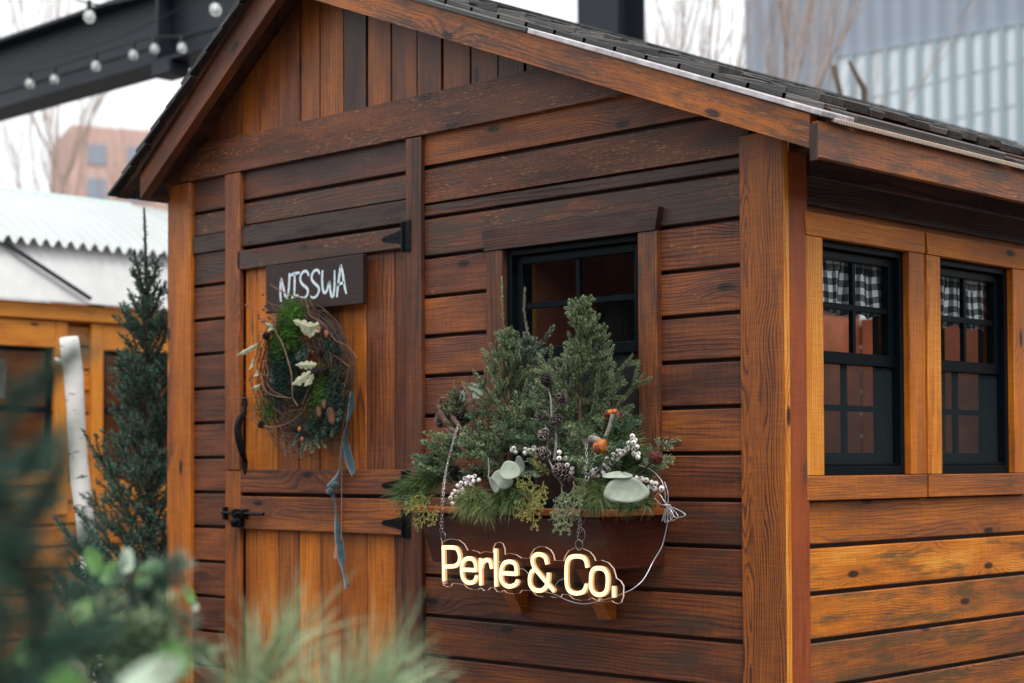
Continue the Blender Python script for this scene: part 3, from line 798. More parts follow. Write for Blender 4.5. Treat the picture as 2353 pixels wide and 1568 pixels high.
# gingham valances
tgm = NT('gingham_cloth')
uvw = tgm.sep(tgm.attr('wc'))
def stripe(a): return tgm.math('GREATER_THAN', tgm.math('FRACT', tgm.math('DIVIDE', a, .042)), .5)
sA, sB = stripe(uvw[0]), stripe(uvw[1])
ssum = tgm.math('MULTIPLY', tgm.math('ADD', sA, sB), .5)
colg = tgm.ramp(ssum, [(0, (.92, .92, .94)), (.5, (.19, .20, .22)), (1, (.018, .022, .03))], 'CONSTANT')
_r = [n for n in tgm.t.nodes if n.type == 'VALTORGB'][0].color_ramp
_r.elements[1].position = .3; _r.elements[2].position = .8
tgm.bsdf(colg, .8, .2)
def curtain(y0, y1, z0, z1, label, sd):
    rr = random.Random(sd)
    mb = MB(); nx, nz = 120, 14
    ph = [rr.uniform(0, 6) for _ in range(4)]
    vs = []; wc = []; fs_ = []
    for j in range(nz+1):
        t = j/nz
        for i in range(nx+1):
            u = i/nx
            fold = math.sin(u*38+ph[0]+1.2*math.sin(u*7+ph[1]))*.5+.5*math.sin(u*21+ph[2]+t*1.5)
            d = .012*fold*(.35+.65*t)+(.010*math.sin(u*90+ph[3]) if t < .25 else 0)
            sq = .012*math.sin(u*30+ph[1])*t
            vs.append((XW-.064-d*.8, y0+(y1-y0)*u+sq, z1-(z1-z0)*t-.006*fold*t))
            wc.append((u*(y1-y0)*1.15+.006*math.sin(t*3+u*9), (z1-z0)*t, 0))
    for j in range(nz):
        for i in range(nx):
            a = j*(nx+1)+i; fs_.append((a, a+1, a+nx+2, a+nx+1))
    mb.add(vs, fs_, wc)
    o = mb.build('curtain', tgm.m, None, smooth=True)
    tag(o, label, 'curtain', 'gingham valances in the side windows')
    return o
cz1 = szt-.035; cz0 = float(aX(1905, 722, XS-.12)[2])
curtain(w1['l1']+.0, w1['r0']-.01, cz0, cz1, 'black and white gingham valance in the side window nearest the corner post', 3)
curtain(w2['l1']+.0, w2['r0']-.02, cz0-.005, cz1, 'black and white gingham valance in the side window at the right edge', 5)

# ---- dutch door
door_x0, door_x1 = xd1+.004, xe0-.003
def door_leaf(z0, z1, rail_lo, rail_hi, label):
    dl = bpy.data.objects.new('door', None); COL.objects.link(dl); dl.parent = cabin; dl['label'] = label
    pl = MB()
    xs2 = [door_x0]+[float(aY(p, 1300, -.0)[0]) for p in (587, 637, 685, 733, 783, 840, 905)]+[door_x1]
    tl2 = [.66, .74, .62, .80, .60, .56, .74, .44] if z1 < 1.2 else [.78, .76, .66, .66, .58, .68, .48, .42]
    for i in range(len(xs2)-1):
        pl.bx(xs2[i]+.002, xs2[i+1]-.003, .004, .02, z0, z1, 'z', (tl2[i], .10, .05), ch=.0035)
    pl.build('planks', WOODV, dl)
    bb = MB(); bb.bx(door_x0-.003, door_x1+.002, .0205, .03, z0+.001, z1-.001, 'z', (.05, 0, 0)); bb.build('backing', WOOD, dl)
    for (a, b, tn, lx, rx) in rail_lo+rail_hi:
        r_ = MB(); r_.bx(door_x0+lx, door_x1+rx, -.020, .0035, a, b, 'x', tn, ch=.003); r_.build('rail', WOOD, dl)
    return dl
ru = door_leaf(1.092, 2.022, [(1.093, 1.180, (.44, .12, .15), -.0, 0)], [(1.945, 2.018, (.33, .5, .6), -.018, -.0)], 'upper leaf of the dutch door')
rl = door_leaf(.03, 1.080, [(.955, 1.078, (.47, .12, .1), -.0, 0)], [(.10, .2, (.5, .1, 0), 0, 0)], 'lower leaf of the dutch door')
# stile on the right side of the door (darker wood next to the jamb)
def hinge(px, py0, py1, pxs, pys, parent):
    p0 = aY(px, py0, -.024); p1 = aY(px, py1, -.024)
    hx = p0[0]; zc = (p0[2]+p1[2])/2; hh = abs(p0[2]-p1[2])/2
    xt = float(aY(pxs, pys, -.026)[0])
    mb = MB()
    mb.bx(hx-.014, hx+.020, -.0245, -.0205, zc-hh, zc+hh, 'z', ch=.001)
    mb.tube([(hx-.016, -.027, zc-hh*.95), (hx-.016, -.027, zc+hh*.95)], .0055, 8)
    L = hx-.018-xt
    w_ = hh*.52
    pts = [(0, -w_), (-L*.35, -w_*.62), (-L*.9, -w_*.30), (-L, -w_*.12), (-L, w_*.12), (-L*.9, w_*.30), (-L*.35, w_*.62), (0, w_)]
    mb.prism([(a, b) for a, b in pts], (hx-.018, -.0235, zc), X, Z, Y, .0032)
    for q in (-.8, -.3, .3, .8): mb.ell((hx+.008, -.0255, zc+hh*q), (.004, .002, .004), nu=6, nvv=4)
    for q in (.3, .6, .88): mb.ell((hx-.018-L*q, -.0245, zc), (.004, .002, .004), nu=6, nvv=4)
    return mb.build('hinge', IRON, parent)
hinge(933, 506, 578, 875, 547, ru)
hinge(933, 1080, 1150, 875, 1114, ru)
hinge(933, 1168, 1236, 875, 1198, rl)
# handle (thumb pull) on the upper leaf
mb = MB()
hp = [aY(*S_(268, 1420), -.021), aY(*S_(262, 1500), -.021)]
def hd(px, py, y): return aY(px, py, y)
A0 = hd(562, 905, -.024)
bar = [hd(562, 935, -.026), hd(560, 950, -.034), hd(552, 960, -.058), hd(546, 985, -.070), hd(550, 1015, -.068), hd(557, 1040, -.055), hd(561, 1052, -.034), hd(562, 1060, -.026)]
def smooth_path(pts, n=6, closed=False):
    pts = [np.array(p, float) for p in pts]; out = []; k = len(pts)
    for i in range(k if closed else k-1):
        if closed: p0, p1, p2, p3 = pts[i-1], pts[i], pts[(i+1) % k], pts[(i+2) % k]
        else: p0, p1, p2, p3 = pts[max(i-1, 0)], pts[i], pts[i+1], pts[min(i+2, k-1)]
        for j in range(n):
            t = j/n
            out.append(.5*((2*p1)+(-p0+p2)*t+(2*p0-5*p1+4*p2-p3)*t*t+(-p0+3*p1-3*p2+p3)*t**3))
    if not closed: out.append(pts[-1])
    return out
bp = smooth_path(bar, 5)
mb.tube(bp, [.0085+.0055*math.sin(PI*i/(len(bp)-1)) for i in range(len(bp))], 8)
for py, sg in ((925, 1), (1063, -1)):
    c = hd(562, py, -.0225); 
    mb.prism([(0, .044*sg), (.014, .018*sg), (.018, -.004*sg), (.009, -.026*sg), (-.009, -.026*sg), (-.018, -.004*sg), (-.014, .018*sg)], (c[0], -.0245, c[2]), X, Z, Y, .004)
mb.build('handle', IRON, ru, smooth=False)
# sliding bolt latch on the lower leaf
mb = MB()
c = hd(560, 1178, -.03)
zb = float(c[2]); xl0, xl1 = float(hd(513, 1178, -.03)[0]), float(hd(608, 1178, -.03)[0])
mb.tube([(xl0, -.036, zb), (xl1, -.036, zb-.002)], .0065, 8)
mb.bx(xl0+.004, xl0+.020, -.040, -.0205, zb-.028, zb+.022, 'z')
mb.bx(xl0+.062, xl0+.15, -.026, -.0212, zb-.022, zb+.016, 'x')
mb.bx(xl0+.070, xl0+.086, -.046, -.026, zb-.013, zb+.013, 'z'); mb.bx(xl0+.122, xl0+.138, -.046, -.026, zb-.013, zb+.013, 'z')
mb.tube([(xl0+.105, -.036, zb), (xl0+.105, -.062, zb-.012)], .006, 8)
mb.ell((xl0+.10, -.058, zb-.035), (.016, .009, .018)); mb.bx(xl0+.075, xl0+.125, -.05, -.022, zb-.055, zb-.022, 'x', ch=.004)
mb.build('latch', IRON, rl, label='black sliding bolt latch with small padlock')

# ------------------------------------------------------------------ foliage toolkit
class FB:
    """fast bulk builder for needle quads"""
    def __init__(s, seed): s.V = []; s.T = []; s.r = np.random.RandomState(seed)
    def needles(s, base, axis, L, W, tone):
        """arrays: base (n,3), axis (n,3) unit, L(n), W(n), tone(n)"""
        n = len(base); rv = s.r.normal(size=(n, 3)); side = np.cross(axis, rv); side /= np.linalg.norm(side, axis=1)[:, None]+1e-9
        p0 = base; mid = base+axis*(L*.45)[:, None]; tip = base+axis*L[:, None]
        q = np.stack([p0, mid-side*(W/2)[:, None], tip, mid+side*(W/2)[:, None]], 1)
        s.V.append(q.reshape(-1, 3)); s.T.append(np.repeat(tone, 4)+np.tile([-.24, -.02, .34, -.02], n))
    def shoot(s, pts, n_per_m, L, W, tone, spread=50, tip_tone=.22, up=0.0):
        pts = np.array(pts, float); seg = np.linalg.norm(np.diff(pts, axis=0), axis=1); tot = seg.sum()
        n = max(6, int(tot*n_per_m)); t = s.r.uniform(0, tot, n); cs = np.concatenate([[0], np.cumsum(seg)])
        i = np.clip(np.searchsorted(cs, t)-1, 0, len(seg)-1); f = ((t-cs[i])/np.maximum(seg[i], 1e-9))[:, None]
        base = pts[i]*(1-f)+pts[i+1]*f
        ax = (pts[i+1]-pts[i])/np.maximum(seg[i], 1e-9)[:, None]
        rv = s.r.normal(size=(n, 3)); pr = rv-ax*(rv*ax).sum(1)[:, None]; pr /= np.linalg.norm(pr, axis=1)[:, None]+1e-9
        sp = np.radians(spread+s.r.uniform(-14, 14, n)); tt = t/tot
        sp = sp*(1-.45*np.clip((tt-.85)/.15, 0, 1))
        d = ax*np.cos(sp)[:, None]+pr*np.sin(sp)[:, None]; d[:, 2] += up; d /= np.linalg.norm(d, axis=1)[:, None]
        ll = L*s.r.uniform(.75, 1.15, n)*(1-.3*np.clip((tt-.9)/.1, 0, 1))
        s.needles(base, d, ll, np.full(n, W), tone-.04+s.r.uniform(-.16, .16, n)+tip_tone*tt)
    def long(s, base, dirs, L, W, tone, droop=.3, nseg=4):
        """long pine needles: bent strips"""
        n = len(base); rv = s.r.normal(size=(n, 3)); side = np.cross(dirs, rv); side /= np.linalg.norm(side, axis=1)[:, None]+1e-9
        prev = None
        P = base.copy(); d = dirs.copy(); rows = []
        for k in range(nseg+1):
            wd = W*(1-.75*(k/nseg)**2)
            rows.append((P-side*wd/2, P+side*wd/2))
            P = P+d*(L/nseg)[:, None]; d = d.copy(); d[:, 2] -= droop/nseg; d /= np.linalg.norm(d, axis=1)[:, None]
        for k in range(nseg):
            q = np.stack([rows[k][0], rows[k][1], rows[k+1][1], rows[k+1][0]], 1)
            s.V.append(q.reshape(-1, 3)); s.T.append(np.repeat(tone+.25*(k/nseg)**2, 4))
    def build(s, name, mat, parent):
        V = np.concatenate(s.V); T = np.concatenate(s.T)
        off = np.zeros(3); p = parent
        while p is not None: off += np.array(p.location); p = p.parent
        V = V-off; n = len(V); me = bpy.data.meshes.new(name)
        me.vertices.add(n); me.vertices.foreach_set('co', V.ravel())
        me.loops.add(n); me.loops.foreach_set('vertex_index', np.arange(n))
        me.polygons.add(n//4); me.polygons.foreach_set('loop_start', np.arange(0, n, 4)); me.polygons.foreach_set('loop_total', np.full(n//4, 4))
        a = me.attributes.new('tone', 'FLOAT_VECTOR', 'POINT'); a.data.foreach_set('vector', np.stack([T, T*0, T*0], 1).ravel())
        me.materials.append(mat); me.update(calc_edges=True)
        o = bpy.data.objects.new(name, me); COL.objects.link(o); o.parent = parent
        return o
def axes_for(d):
    d = nv(d); a = nv(np.cross(d, [0, 0, 1.0])) if abs(d[2]) < .95 else H_([1.0, 0, 0]); b = np.cross(a, d); return d, a, b
def curve(p, d, L, n=5, bend=(0, 0, 0)):
    out = [np.array(p, float)]; d = nv(d)
    for i in range(n):
        out.append(out[-1]+d*L/n); d = nv(d+H_(bend)/n)
    return out

def spruce(name, base, top, rad, label, mat, seed, crown0=.12, leader=.25, whorls=12, per=6, nl=.011, nw=.0014, dens=1700, tone=.45, elev=30, group=None, trunk_r=.007, tert=True, cat='tree', squash=1.0, bark=None, shs=.042, l2m=.0, fan=False):
    r = random.Random(seed); base = H_(base); top = H_(top); Hh = np.linalg.norm(top-base); ax = nv(top-base)
    root = empty(name, base, label, cat, group)
    fb = FB(seed); wd = MB()
    pts = [base+(top-base)*t+H_([math.sin(t*5+seed), math.cos(t*4+seed), 0])*.006*Hh*(1-t)*2 for t in np.linspace(0, 1, 12)]
    wd.tube(pts, [trunk_r*(1-.8*t) for t in np.linspace(0, 1, 12)], 7)
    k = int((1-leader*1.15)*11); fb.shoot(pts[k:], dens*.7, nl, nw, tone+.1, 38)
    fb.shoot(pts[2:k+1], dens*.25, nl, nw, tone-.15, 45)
    for w_ in range(whorls):
        t = crown0+(1-leader-crown0)*(w_/(whorls-1))**.92
        p = base+(top-base)*t
        Lb = rad*((1-(t-crown0)/(1-crown0))**.72)*r.uniform(.85, 1.1)+.02*Hh
        n = per if w_ < whorls-2 else max(4, per-1)
        a0 = r.uniform(0, 6)
        for i in range(n):
            az = a0+2*PI*i/n+r.uniform(-.3, .3)
            if fan: az = PI*(i % 2)+r.uniform(-.75, .75)*(1 if i % 4 < 2 else -1)
            if fan and i == n-1: az = -PI/2+r.uniform(-.6, .6)
            el = R_(elev+22*(w_/whorls)+r.uniform(-10, 10))
            L = Lb*r.uniform(.6, 1.22)
            pp = p+ax*r.uniform(-.02, .02)*Hh
            d = H_([math.cos(az)*math.cos(el), math.sin(az)*math.cos(el)*squash, math.sin(el)])
            br_ = curve(pp, d, L, 6, (0, 0, .35))
            wd.tube(br_, [max(.0009, trunk_r*.32*(1-.75*q/6)) for q in range(7)], 4, cap=False)
            dim = 0
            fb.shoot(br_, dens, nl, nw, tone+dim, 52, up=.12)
            # side shoots
            ns = max(1 if fan else 2, int(L/shs)); dd = nv(br_[-1]-br_[0]); sd_ = nv(np.cross(dd, nv(H_([r.uniform(-.4, .4), -1.0, r.uniform(.1, .7)])) if fan else H_([0, 0, 1.0])))
            for q in range(ns):
                f = .25+.7*(q+.5)/ns; b = br_[int(f*6)]
                for sg in (-1, 1):
                    if r.random() < .12: continue
                    l2 = (L*(.50*(1-f)+.14)+l2m)*r.uniform(.7, 1.25)
                    d2 = nv(dd*.75+sd_*sg*.75+H_([0, 0, r.uniform(-.1, .3)]))
                    s2 = curve(b+H_([0, 0, 0]), d2, l2, 3, (0, 0, .2))
                    wd.tube(s2, max(.0008, trunk_r*.12), 3, cap=False)
                    fb.shoot(s2, dens, nl, nw, tone+dim+.04, 52, up=.12)
                    if tert and l2 > .05:
                        for sg2 in (-1, 1):
                            s3 = curve(s2[1], nv(d2*.8+np.cross(d2, [0, 0, 1.0])*sg2*.7), l2*.45, 2)
                            fb.shoot(s3, dens, nl, nw, tone+dim+.05, 52, up=.1)
    wd.build('trunk', bark or TWIG, root)
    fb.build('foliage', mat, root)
    return root

def pine_bough(name, base, dirs, label, seed, mat=None, nlen=.08, nw=.0012, stem=.12, tone=.5, n_bun=34, cat='branch', group=None, thing=None, droop=.5):
    r = random.Random(seed); rs = np.random.RandomState(seed)
    root = thing or empty(name, base, label, cat, group)
    fb = FB(seed); wd = MB()
    for (b, d, sl_, nn) in dirs:
        st = curve(b, d, sl_, 6, (0, 0, -.25)); wd.tube(st, [.003*(1-.6*i/6) for i in range(7)], 5)
        pts = np.array(st)
        n = int(nn)
        t = rs.beta(1.6, 1.0, n)*5.999; i = t.astype(int); f = (t-i)[:, None]
        bs = pts[i]*(1-f)+pts[i+1]*f; ax = nv(d)[None, :].repeat(n, 0)
        rv = rs.normal(size=(n, 3)); pr = rv-ax*(rv*ax).sum(1)[:, None]; pr /= np.linalg.norm(pr, axis=1)[:, None]
        sp = np.radians(rs.uniform(12, 62, n))
        dd = ax*np.cos(sp)[:, None]+pr*np.sin(sp)[:, None]; dd /= np.linalg.norm(dd, axis=1)[:, None]
        fb.long(bs, dd, nlen*rs.uniform(.65, 1.1, n), nw, tone+rs.uniform(-.25, .25, n), droop)
    wd.build('stem', TWIG, root); fb.build('needles', mat or PINEN, root)
    return root

def juniper(name, base, sprays, label, seed, mat, tone=.55, cat='branch'):
    r = random.Random(seed); root = empty(name, base, label, cat)
    fb = FB(seed); wd = MB()
    def fr(p, d, L, lev, nrm):
        n = max(3, int(L/.010)); pts = curve(p, d, L, n, (0, 0, -.12)); fb.shoot(pts, 2200, .0055, .0010, tone+lev*.07, 30, .2)
        if lev == 0: wd.tube(pts, .0012, 4)
        if lev < 3:
            sd_ = nv(np.cross(nrm, d))
            for i in range(1, n):
                if lev == 2 and i % 2: continue
                sg = 1 if i % 2 else -1
                fr(pts[i], nv(nv(d)*.75+sd_*sg*.62+H_([r.uniform(-.2, .2), r.uniform(-.2, .2), r.uniform(-.2, .2)])), L*(.48 if lev < 1 else .42)*(1.05-i/n*.6), lev+1, nv(nrm+H_([r.uniform(-.4, .4) for _ in range(3)])))
    for (p, d, L) in sprays: fr(H_(p), nv(d), L, 0, nv(H_([.3, -1, .3])+H_([r.uniform(-.5, .5) for _ in range(3)])))
    wd.build('stem', TWIG, root); fb.build('foliage', mat, root)
    return root

def disc_leaf(mb, c, nrm, upv, a, b, cup=.15, th=.0008, notch=False, n=22, tone=.5):
    """rounded leaf: c centre, nrm facing, upv long axis, half lengths a (across) b (long)"""
    nrm = nv(nrm); upv = nv(H_(upv)-nrm*(H_(upv)@nrm)); sd_ = np.cross(upv, nrm)
    rings = 5; vs = [H_(c)]
    for k in range(1, rings+1):
        q = k/rings
        for i in range(n):
            th_ = 2*PI*i/n
            rr = 1+(.06*math.cos(3*th_)+.03*math.sin(5*th_+a*900))*q
            x_ = math.sin(th_)*a*rr*q; y_ = math.cos(th_)*b*rr*q
            dz = cup*(a+b)/2*(q*q)*(.6+.5*math.cos(2*th_))
            vs.append(H_(c)+sd_*x_+upv*y_+nrm*dz)
    fs_ = [(0, 1+i, 1+(i+1) % n) for i in range(n)]
    for k in range(rings-1):
        a0 = 1+k*n; b0 = a0+n
        fs_ += [(a0+i, b0+i, b0+(i+1) % n, a0+(i+1) % n) for i in range(n)]
    m_ = len(vs)
    vs2 = [v-nrm*th for v in vs]
    allv = vs+vs2; allf = fs_+[tuple(reversed([t+m_ for t in f])) for f in fs_]
    a0 = 1+(rings-1)*n
    allf += [(a0+i, a0+i+m_, a0+(i+1) % n+m_, a0+(i+1) % n) for i in range(n)]
    mb.add(allv, allf, None, (0, 0, 0), (tone, 0, 0))

def cone_mesh(mb, c, ax, L, Rr, seed, tone=.5, open_=.95, n=46):
    r = random.Random(seed); d, a, b = axes_for(ax); c = H_(c)
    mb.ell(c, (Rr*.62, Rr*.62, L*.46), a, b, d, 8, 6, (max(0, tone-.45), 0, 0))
    for i in range(n):
        t = (i+.5)/n; th = i*2.39996; z = -L/2+L*t; rad = Rr*math.sin(PI*(.14+.80*t))**.7
        o = a*math.cos(th)+b*math.sin(th); tg_ = np.cross(d, o)
        p = c+d*(z-L*.05)+o*rad*.45; el = .35+.9*t
        dr = nv(o*math.cos(el)*open_+d*math.sin(el)); wv = Rr*.36*(1-.3*t); ln = rad*.62+.003
        nr = nv(np.cross(dr, tg_))
        tip = p+dr*ln
        vs = [p-tg_*wv*.5, p+tg_*wv*.5, p+dr*ln*.7+tg_*wv, tip+nr*wv*.15, p+dr*ln*.7-tg_*wv]
        vs += [v-nr*wv*.35 for v in vs]
        ttn = tone+r.uniform(-.1, .1)
        mb.add(vs, [(0, 1, 2, 3, 4), (9, 8, 7, 6, 5), (2, 7, 8, 3), (3, 8, 9, 4), (1, 6, 7, 2), (4, 9, 5, 0)], None, (0, 0, 0), (ttn, 0, 0))
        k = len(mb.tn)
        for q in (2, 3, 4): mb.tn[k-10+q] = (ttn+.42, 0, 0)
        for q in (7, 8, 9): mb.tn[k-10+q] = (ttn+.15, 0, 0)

# ------------------------------------------------------------------ WINDOW BOX
YP = -.14
wb = empty('window_box', (-.43, -.12, 1.0), 'reddish wooden window box planter with curved brackets under the front window', 'planter')
bxl, bxr = -.835, -.06
top_y, bot_y = float(aX(1386, 1190, -.06)[1]), -.213
zt_, zbm = 1.045, .893
mb = MB()
slope = (bot_y-top_y)
Wn = nv([0, zt_-zbm, slope]); Vn = nv([0, top_y-bot_y, zt_-zbm])
mb.board((bxl+.01, bot_y, zbm), X, Vn, nv(np.cross(X, Vn)), (bxr-bxl-.01, math.hypot(zt_-zbm, slope), -.0+.018), (.33, .2, 0)); mb.build('front_panel', BOXW, wb)
for x in (bxl, bxr-.018):
    mb = MB(); mb.prism([(bot_y-.002, zbm), (0.0, zbm), (0.0, zt_), (top_y-.002, zt_)], (x+.0, 0, 0), Y, Z, X, .0185, (.40, .15, 0), seed=(.4, .5, .6)); mb.build('side_panel', BOXW, wb)
mb = MB(); mb.bx(bxl+.02, bxr-.02, bot_y+.02, -.002, zbm+.0, zbm+.018, 'x', (.3, 0, 0)); mb.build('bottom_panel', BOXW, wb)
mb = MB()
ry = top_y-.035
mb.bx(bxl-.035, bxr+.02, ry, ry+.05, zt_+.001, zt_+.021, 'x', (.80, 0, 0)); mb.bx(bxr-.03, bxr+.035, ry+.052, -.002, zt_+.001, zt_+.020, 'y', (.80, 0, 0)); mb.bx(bxl-.035, bxl+.03, ry+.052, -.002, zt_+.001, zt_+.020, 'y', (.72, 0, 0))
mb.build('rim', BOXW, wb)
mb = MB(); mb.bx(bxl+.019, bxr-.019, top_y+.03, -.004, zt_-.03, zt_-.012, 'x'); mb.build('soil', simple('dark_soil', (.012, .009, .007), .9, .1, 0, 40, .5, .5), wb)
for xa, xb in ((-.672, -.622), (-.300, -.248)):
    mb = MB(); pr = []
    for i in range(13):
        t = i/12; z = .722+.172*t; y = -.030-.11*(math.sin(t*PI/2)**2.2)-.012*math.sin(t*PI*2)
        pr.append((y, z))
    mb.prism([(-.002, .722)]+pr+[(-.002, .894)], (xa, 0, 0), Y, Z, X, xb-xa, (.60, .15, 0)); mb.build('bracket', WOODV, wb)

# ------------------------------------------------------------------ planter greenery
def PP(x, y, d=YP): return aY(*P_(x, y), d)
g_sp = 'small spruce trees in the window box'
tA = spruce('spruce_tree', PP(765, 1200), PP(742, 400), .235, 'left green spruce in the window box with broad lower branches', SPRUCE, 11, crown0=.02, leader=.12, whorls=9, per=4, tone=.55, group=g_sp, squash=.75, tert=False, nl=.0120, nw=.0017, dens=2600, shs=.080, l2m=.014, fan=True, elev=34)
# its tall bare-ish leaders
fbl = FB(5); wl_ = MB()
for a, b, k in (((735, 430), (720, 100), 0), ((690, 520), (700, 410), 1)):
    p = [PP(*a, YP+.01), PP((a[0]+b[0])/2-4, (a[1]+b[1])/2, YP), PP(*b, YP)]
    p = smooth_path(p, 5); wl_.tube(p, [.0032-.0016*i/(len(p)-1) for i in range(len(p))], 5); fbl.shoot(p, 1900, .010, .0019, .72, 26)
wl_.build('leader', TWIG, tA); fbl.build('leader_needles', SPRUCE, tA)
tB = spruce('spruce_tree', PP(900, 1150, YP+.06), PP(866, 440, YP+.04), .19, 'bluish spruce at the back of the window box between the other two', SPRUCEB, 23, crown0=.05, leader=.10, whorls=6, per=4, tone=.57, group=g_sp, elev=36, squash=.6, tert=False, nl=.0120, nw=.0017, dens=2600, shs=.085, l2m=.014, fan=True)
fbl = FB(6); wl_ = MB()
p = smooth_path([PP(878, 460, YP+.03), PP(848, 300, YP+.02), PP(851, 158, YP+.02)], 6); wl_.tube(p, [.003-.0014*i/(len(p)-1) for i in range(len(p))], 5); fbl.shoot(p, 1500, .011, .0018, .70, 34)
for a, b in (((880, 520), (1015, 378)), ((878, 520), (735, 435)), ((885, 560), (975, 505))):
    p = smooth_path([PP(*a, YP+.02), PP((a[0]+b[0])/2+5, (a[1]+b[1])/2+14, YP), PP(*b, YP)], 5); wl_.tube(p, .0016, 4); fbl.shoot(p, 1700, .014, .0021, .55, 50)
wl_.build('leader', TWIG, tB); fbl.build('leader_needles', SPRUCEB, tB)
tC = spruce('spruce_tree', PP(1150, 1180, YP+.02), PP(1176, 222, YP+.0), .245, 'tallest full spruce at the right of the window box', SPRUCE, 31, crown0=.05, leader=.09, whorls=11, per=4, tone=.56, group=g_sp, elev=30, squash=.6, tert=False, nl=.0115, nw=.0017, dens=2600, shs=.080, l2m=.012, fan=True)
spruce('spruce_tree', PP(470, 1080, YP-.02), PP(445, 690, YP-.02), .075, 'smallest spruce tip at the left end of the window box', SPRUCE, 41, crown0=.25, leader=.3, whorls=6, per=5, tone=.45, group=g_sp)
# clipped spruce tips that fill the box
r5 = random.Random(55)
clip = empty('spruce_clippings', PP(760, 1200), 'cut spruce tips filling the window box low between the trees', 'greenery')
fb = FB(77); wd = MB()
for i in range(150):
    x = r5.uniform(330, 1560); 
    yv = r5.uniform(960, 1290) if 420 < x < 1420 else r5.uniform(1130, 1290)
    dpt = r5.uniform(-.25, -.04)
    p = PP(x, yv, dpt); p[2] = max(p[2], zt_-.01)
    d = nv([(x-900)/900*.9+r5.uniform(-.7, .7), -r5.uniform(.0, 1.0), r5.uniform(-.05, .9)])
    L = r5.uniform(.06, .12); s1 = curve(p, d, L, 3, (0, 0, .15)); wd.tube(s1, .0012, 3, cap=False)
    tn = r5.uniform(.35, .64); fb.shoot(s1, 1200, .013, .0022, tn, 52, up=.1)
    for sg in (-1, 1):
        for q in (1, 2):
            fb.shoot(curve(s1[q], nv(d+nv(np.cross(d, [0, 0, 1.0]))*sg*.9), L*.5, 2), 1200, .013, .0022, tn+.05, 52, up=.1)
wd.build('stem', TWIG, clip); fb.build('foliage', SPRUCE, clip)

def bough(label, px, py, d, tips, seed, tone=.5, nlen=.075, stem=.10, nn=330, mat=None, droop=.5):
    b = PP(px, py, d); dirs = []
    for (tx, ty, td) in tips:
        q = PP(tx, ty, td); dirs.append((b, q-b, max(.03, np.linalg.norm(q-b)-nlen*.55), nn))
    return pine_bough('pine_bough', b, dirs, label, seed, nlen=nlen, tone=tone, group='long needled pine boughs around the window box', mat=mat, droop=droop)
bough('blue green pine bough reaching left past the black door hinge', 420, 1220, -.16, [(60, 1320, -.35), (150, 1280, -.30), (130, 1400, -.35), (260, 1200, -.18)], 1, .45, nn=420, nlen=.085)
bough('pine bough drooping over the rim beside the left chain', 560, 1290, -.29, [(540, 1430, -.37), (640, 1440, -.37), (470, 1420, -.37)], 2, .62, nn=380, nlen=.075)
bough('pine bough hanging low behind the left pair of eucalyptus leaves', 720, 1290, -.29, [(690, 1420, -.36), (800, 1400, -.36), (900, 1360, -.36)], 3, .50, nn=380, nlen=.07)
bough('dark pine tuft drooping over the rim to the right of the right chain', 1240, 1260, -.29, [(1240, 1400, -.37), (1310, 1370, -.37), (1190, 1340, -.36)], 4, .55, nn=380, nlen=.07)
bough('pine bough standing up behind the orange dried fruit', 1310, 1080, -.12, [(1420, 900, -.08), (1470, 960, -.08), (1500, 1050, -.1), (1370, 830, -.06)], 5, .62, nn=260, nlen=.085, droop=.15)
bough('pine bough behind the white berries at the right end of the box', 1330, 1200, -.16, [(1480, 1060, -.16), (1560, 1120, -.14), (1440, 1180, -.22), (1600, 1200, -.14)], 6, .45, nn=300, nlen=.075, droop=.2)
bough('pine tuft under the large eucalyptus leaf at the right end', 1480, 1330, -.2, [(1560, 1360, -.35), (1450, 1390, -.37), (1380, 1400, -.37)], 7, .40, nn=260, nlen=.05)
juniper('juniper_sprig', PP(930, 1290, -.24), [(PP(860, 1260, -.31), PP(760, 1380, -.32)-PP(860, 1260, -.31), .07), (PP(900, 1280, -.33), (.0, -.3, -1), .10), (PP(960, 1260, -.33), (.15, -.4, -.7), .09), (PP(900, 1330, -.36), (.1, -.1, -1), .10), (PP(860, 1320, -.36), (-.2, -.2, -1), .08), (PP(990, 1230, -.31), (-.2, -.4, .5), .07), (PP(940, 1290, -.35), (-.5, -.3, .1), .07)], 'yellow green juniper sprig hanging over the middle of the rim', 3, JUNI, .6)
jb_ = juniper('juniper_sprig', PP(1080, 1300, -.24), [(PP(1060, 1290, -.34), (.25, -.3, -1), .11), (PP(1130, 1260, -.34), (.3, -.3, -.8), .10), (PP(1040, 1350, -.36), (.1, -.1, -1), .10), (PP(1110, 1350, -.36), (-.1, -.1, -1), .10), (PP(1180, 1270, -.34), (.2, -.3, -.4), .08), (PP(1150, 1200, -.31), (.5, -.3, .2), .07)], 'grey green juniper sprig with blue berries hanging left of the right chain', 4, JUNIB, .6)
juniper('juniper_sprig', PP(260, 1400, -.24), [(PP(330, 1340, -.31), (-.7, -.4, -.35), .10), (PP(300, 1400, -.34), (-.3, -.3, -.7), .08), (PP(350, 1390, -.34), (.0, -.3, -.8), .07), (PP(260, 1370, -.33), (-.6, -.3, -.2), .06)], 'yellow green juniper sprig at the left end of the box', 5, JUNI, .5)
juniper('juniper_sprig', PP(1530, 1360, -.24), [(PP(1500, 1330, -.22), (.6, -.4, -.1), .06), (PP(1540, 1300, -.2), (.6, -.3, .3), .05)], 'small juniper sprig beside the large eucalyptus leaf', 6, JUNIB, .5)
BBM = simple('blue_berry', (.03, .05, .09), .5, .3)
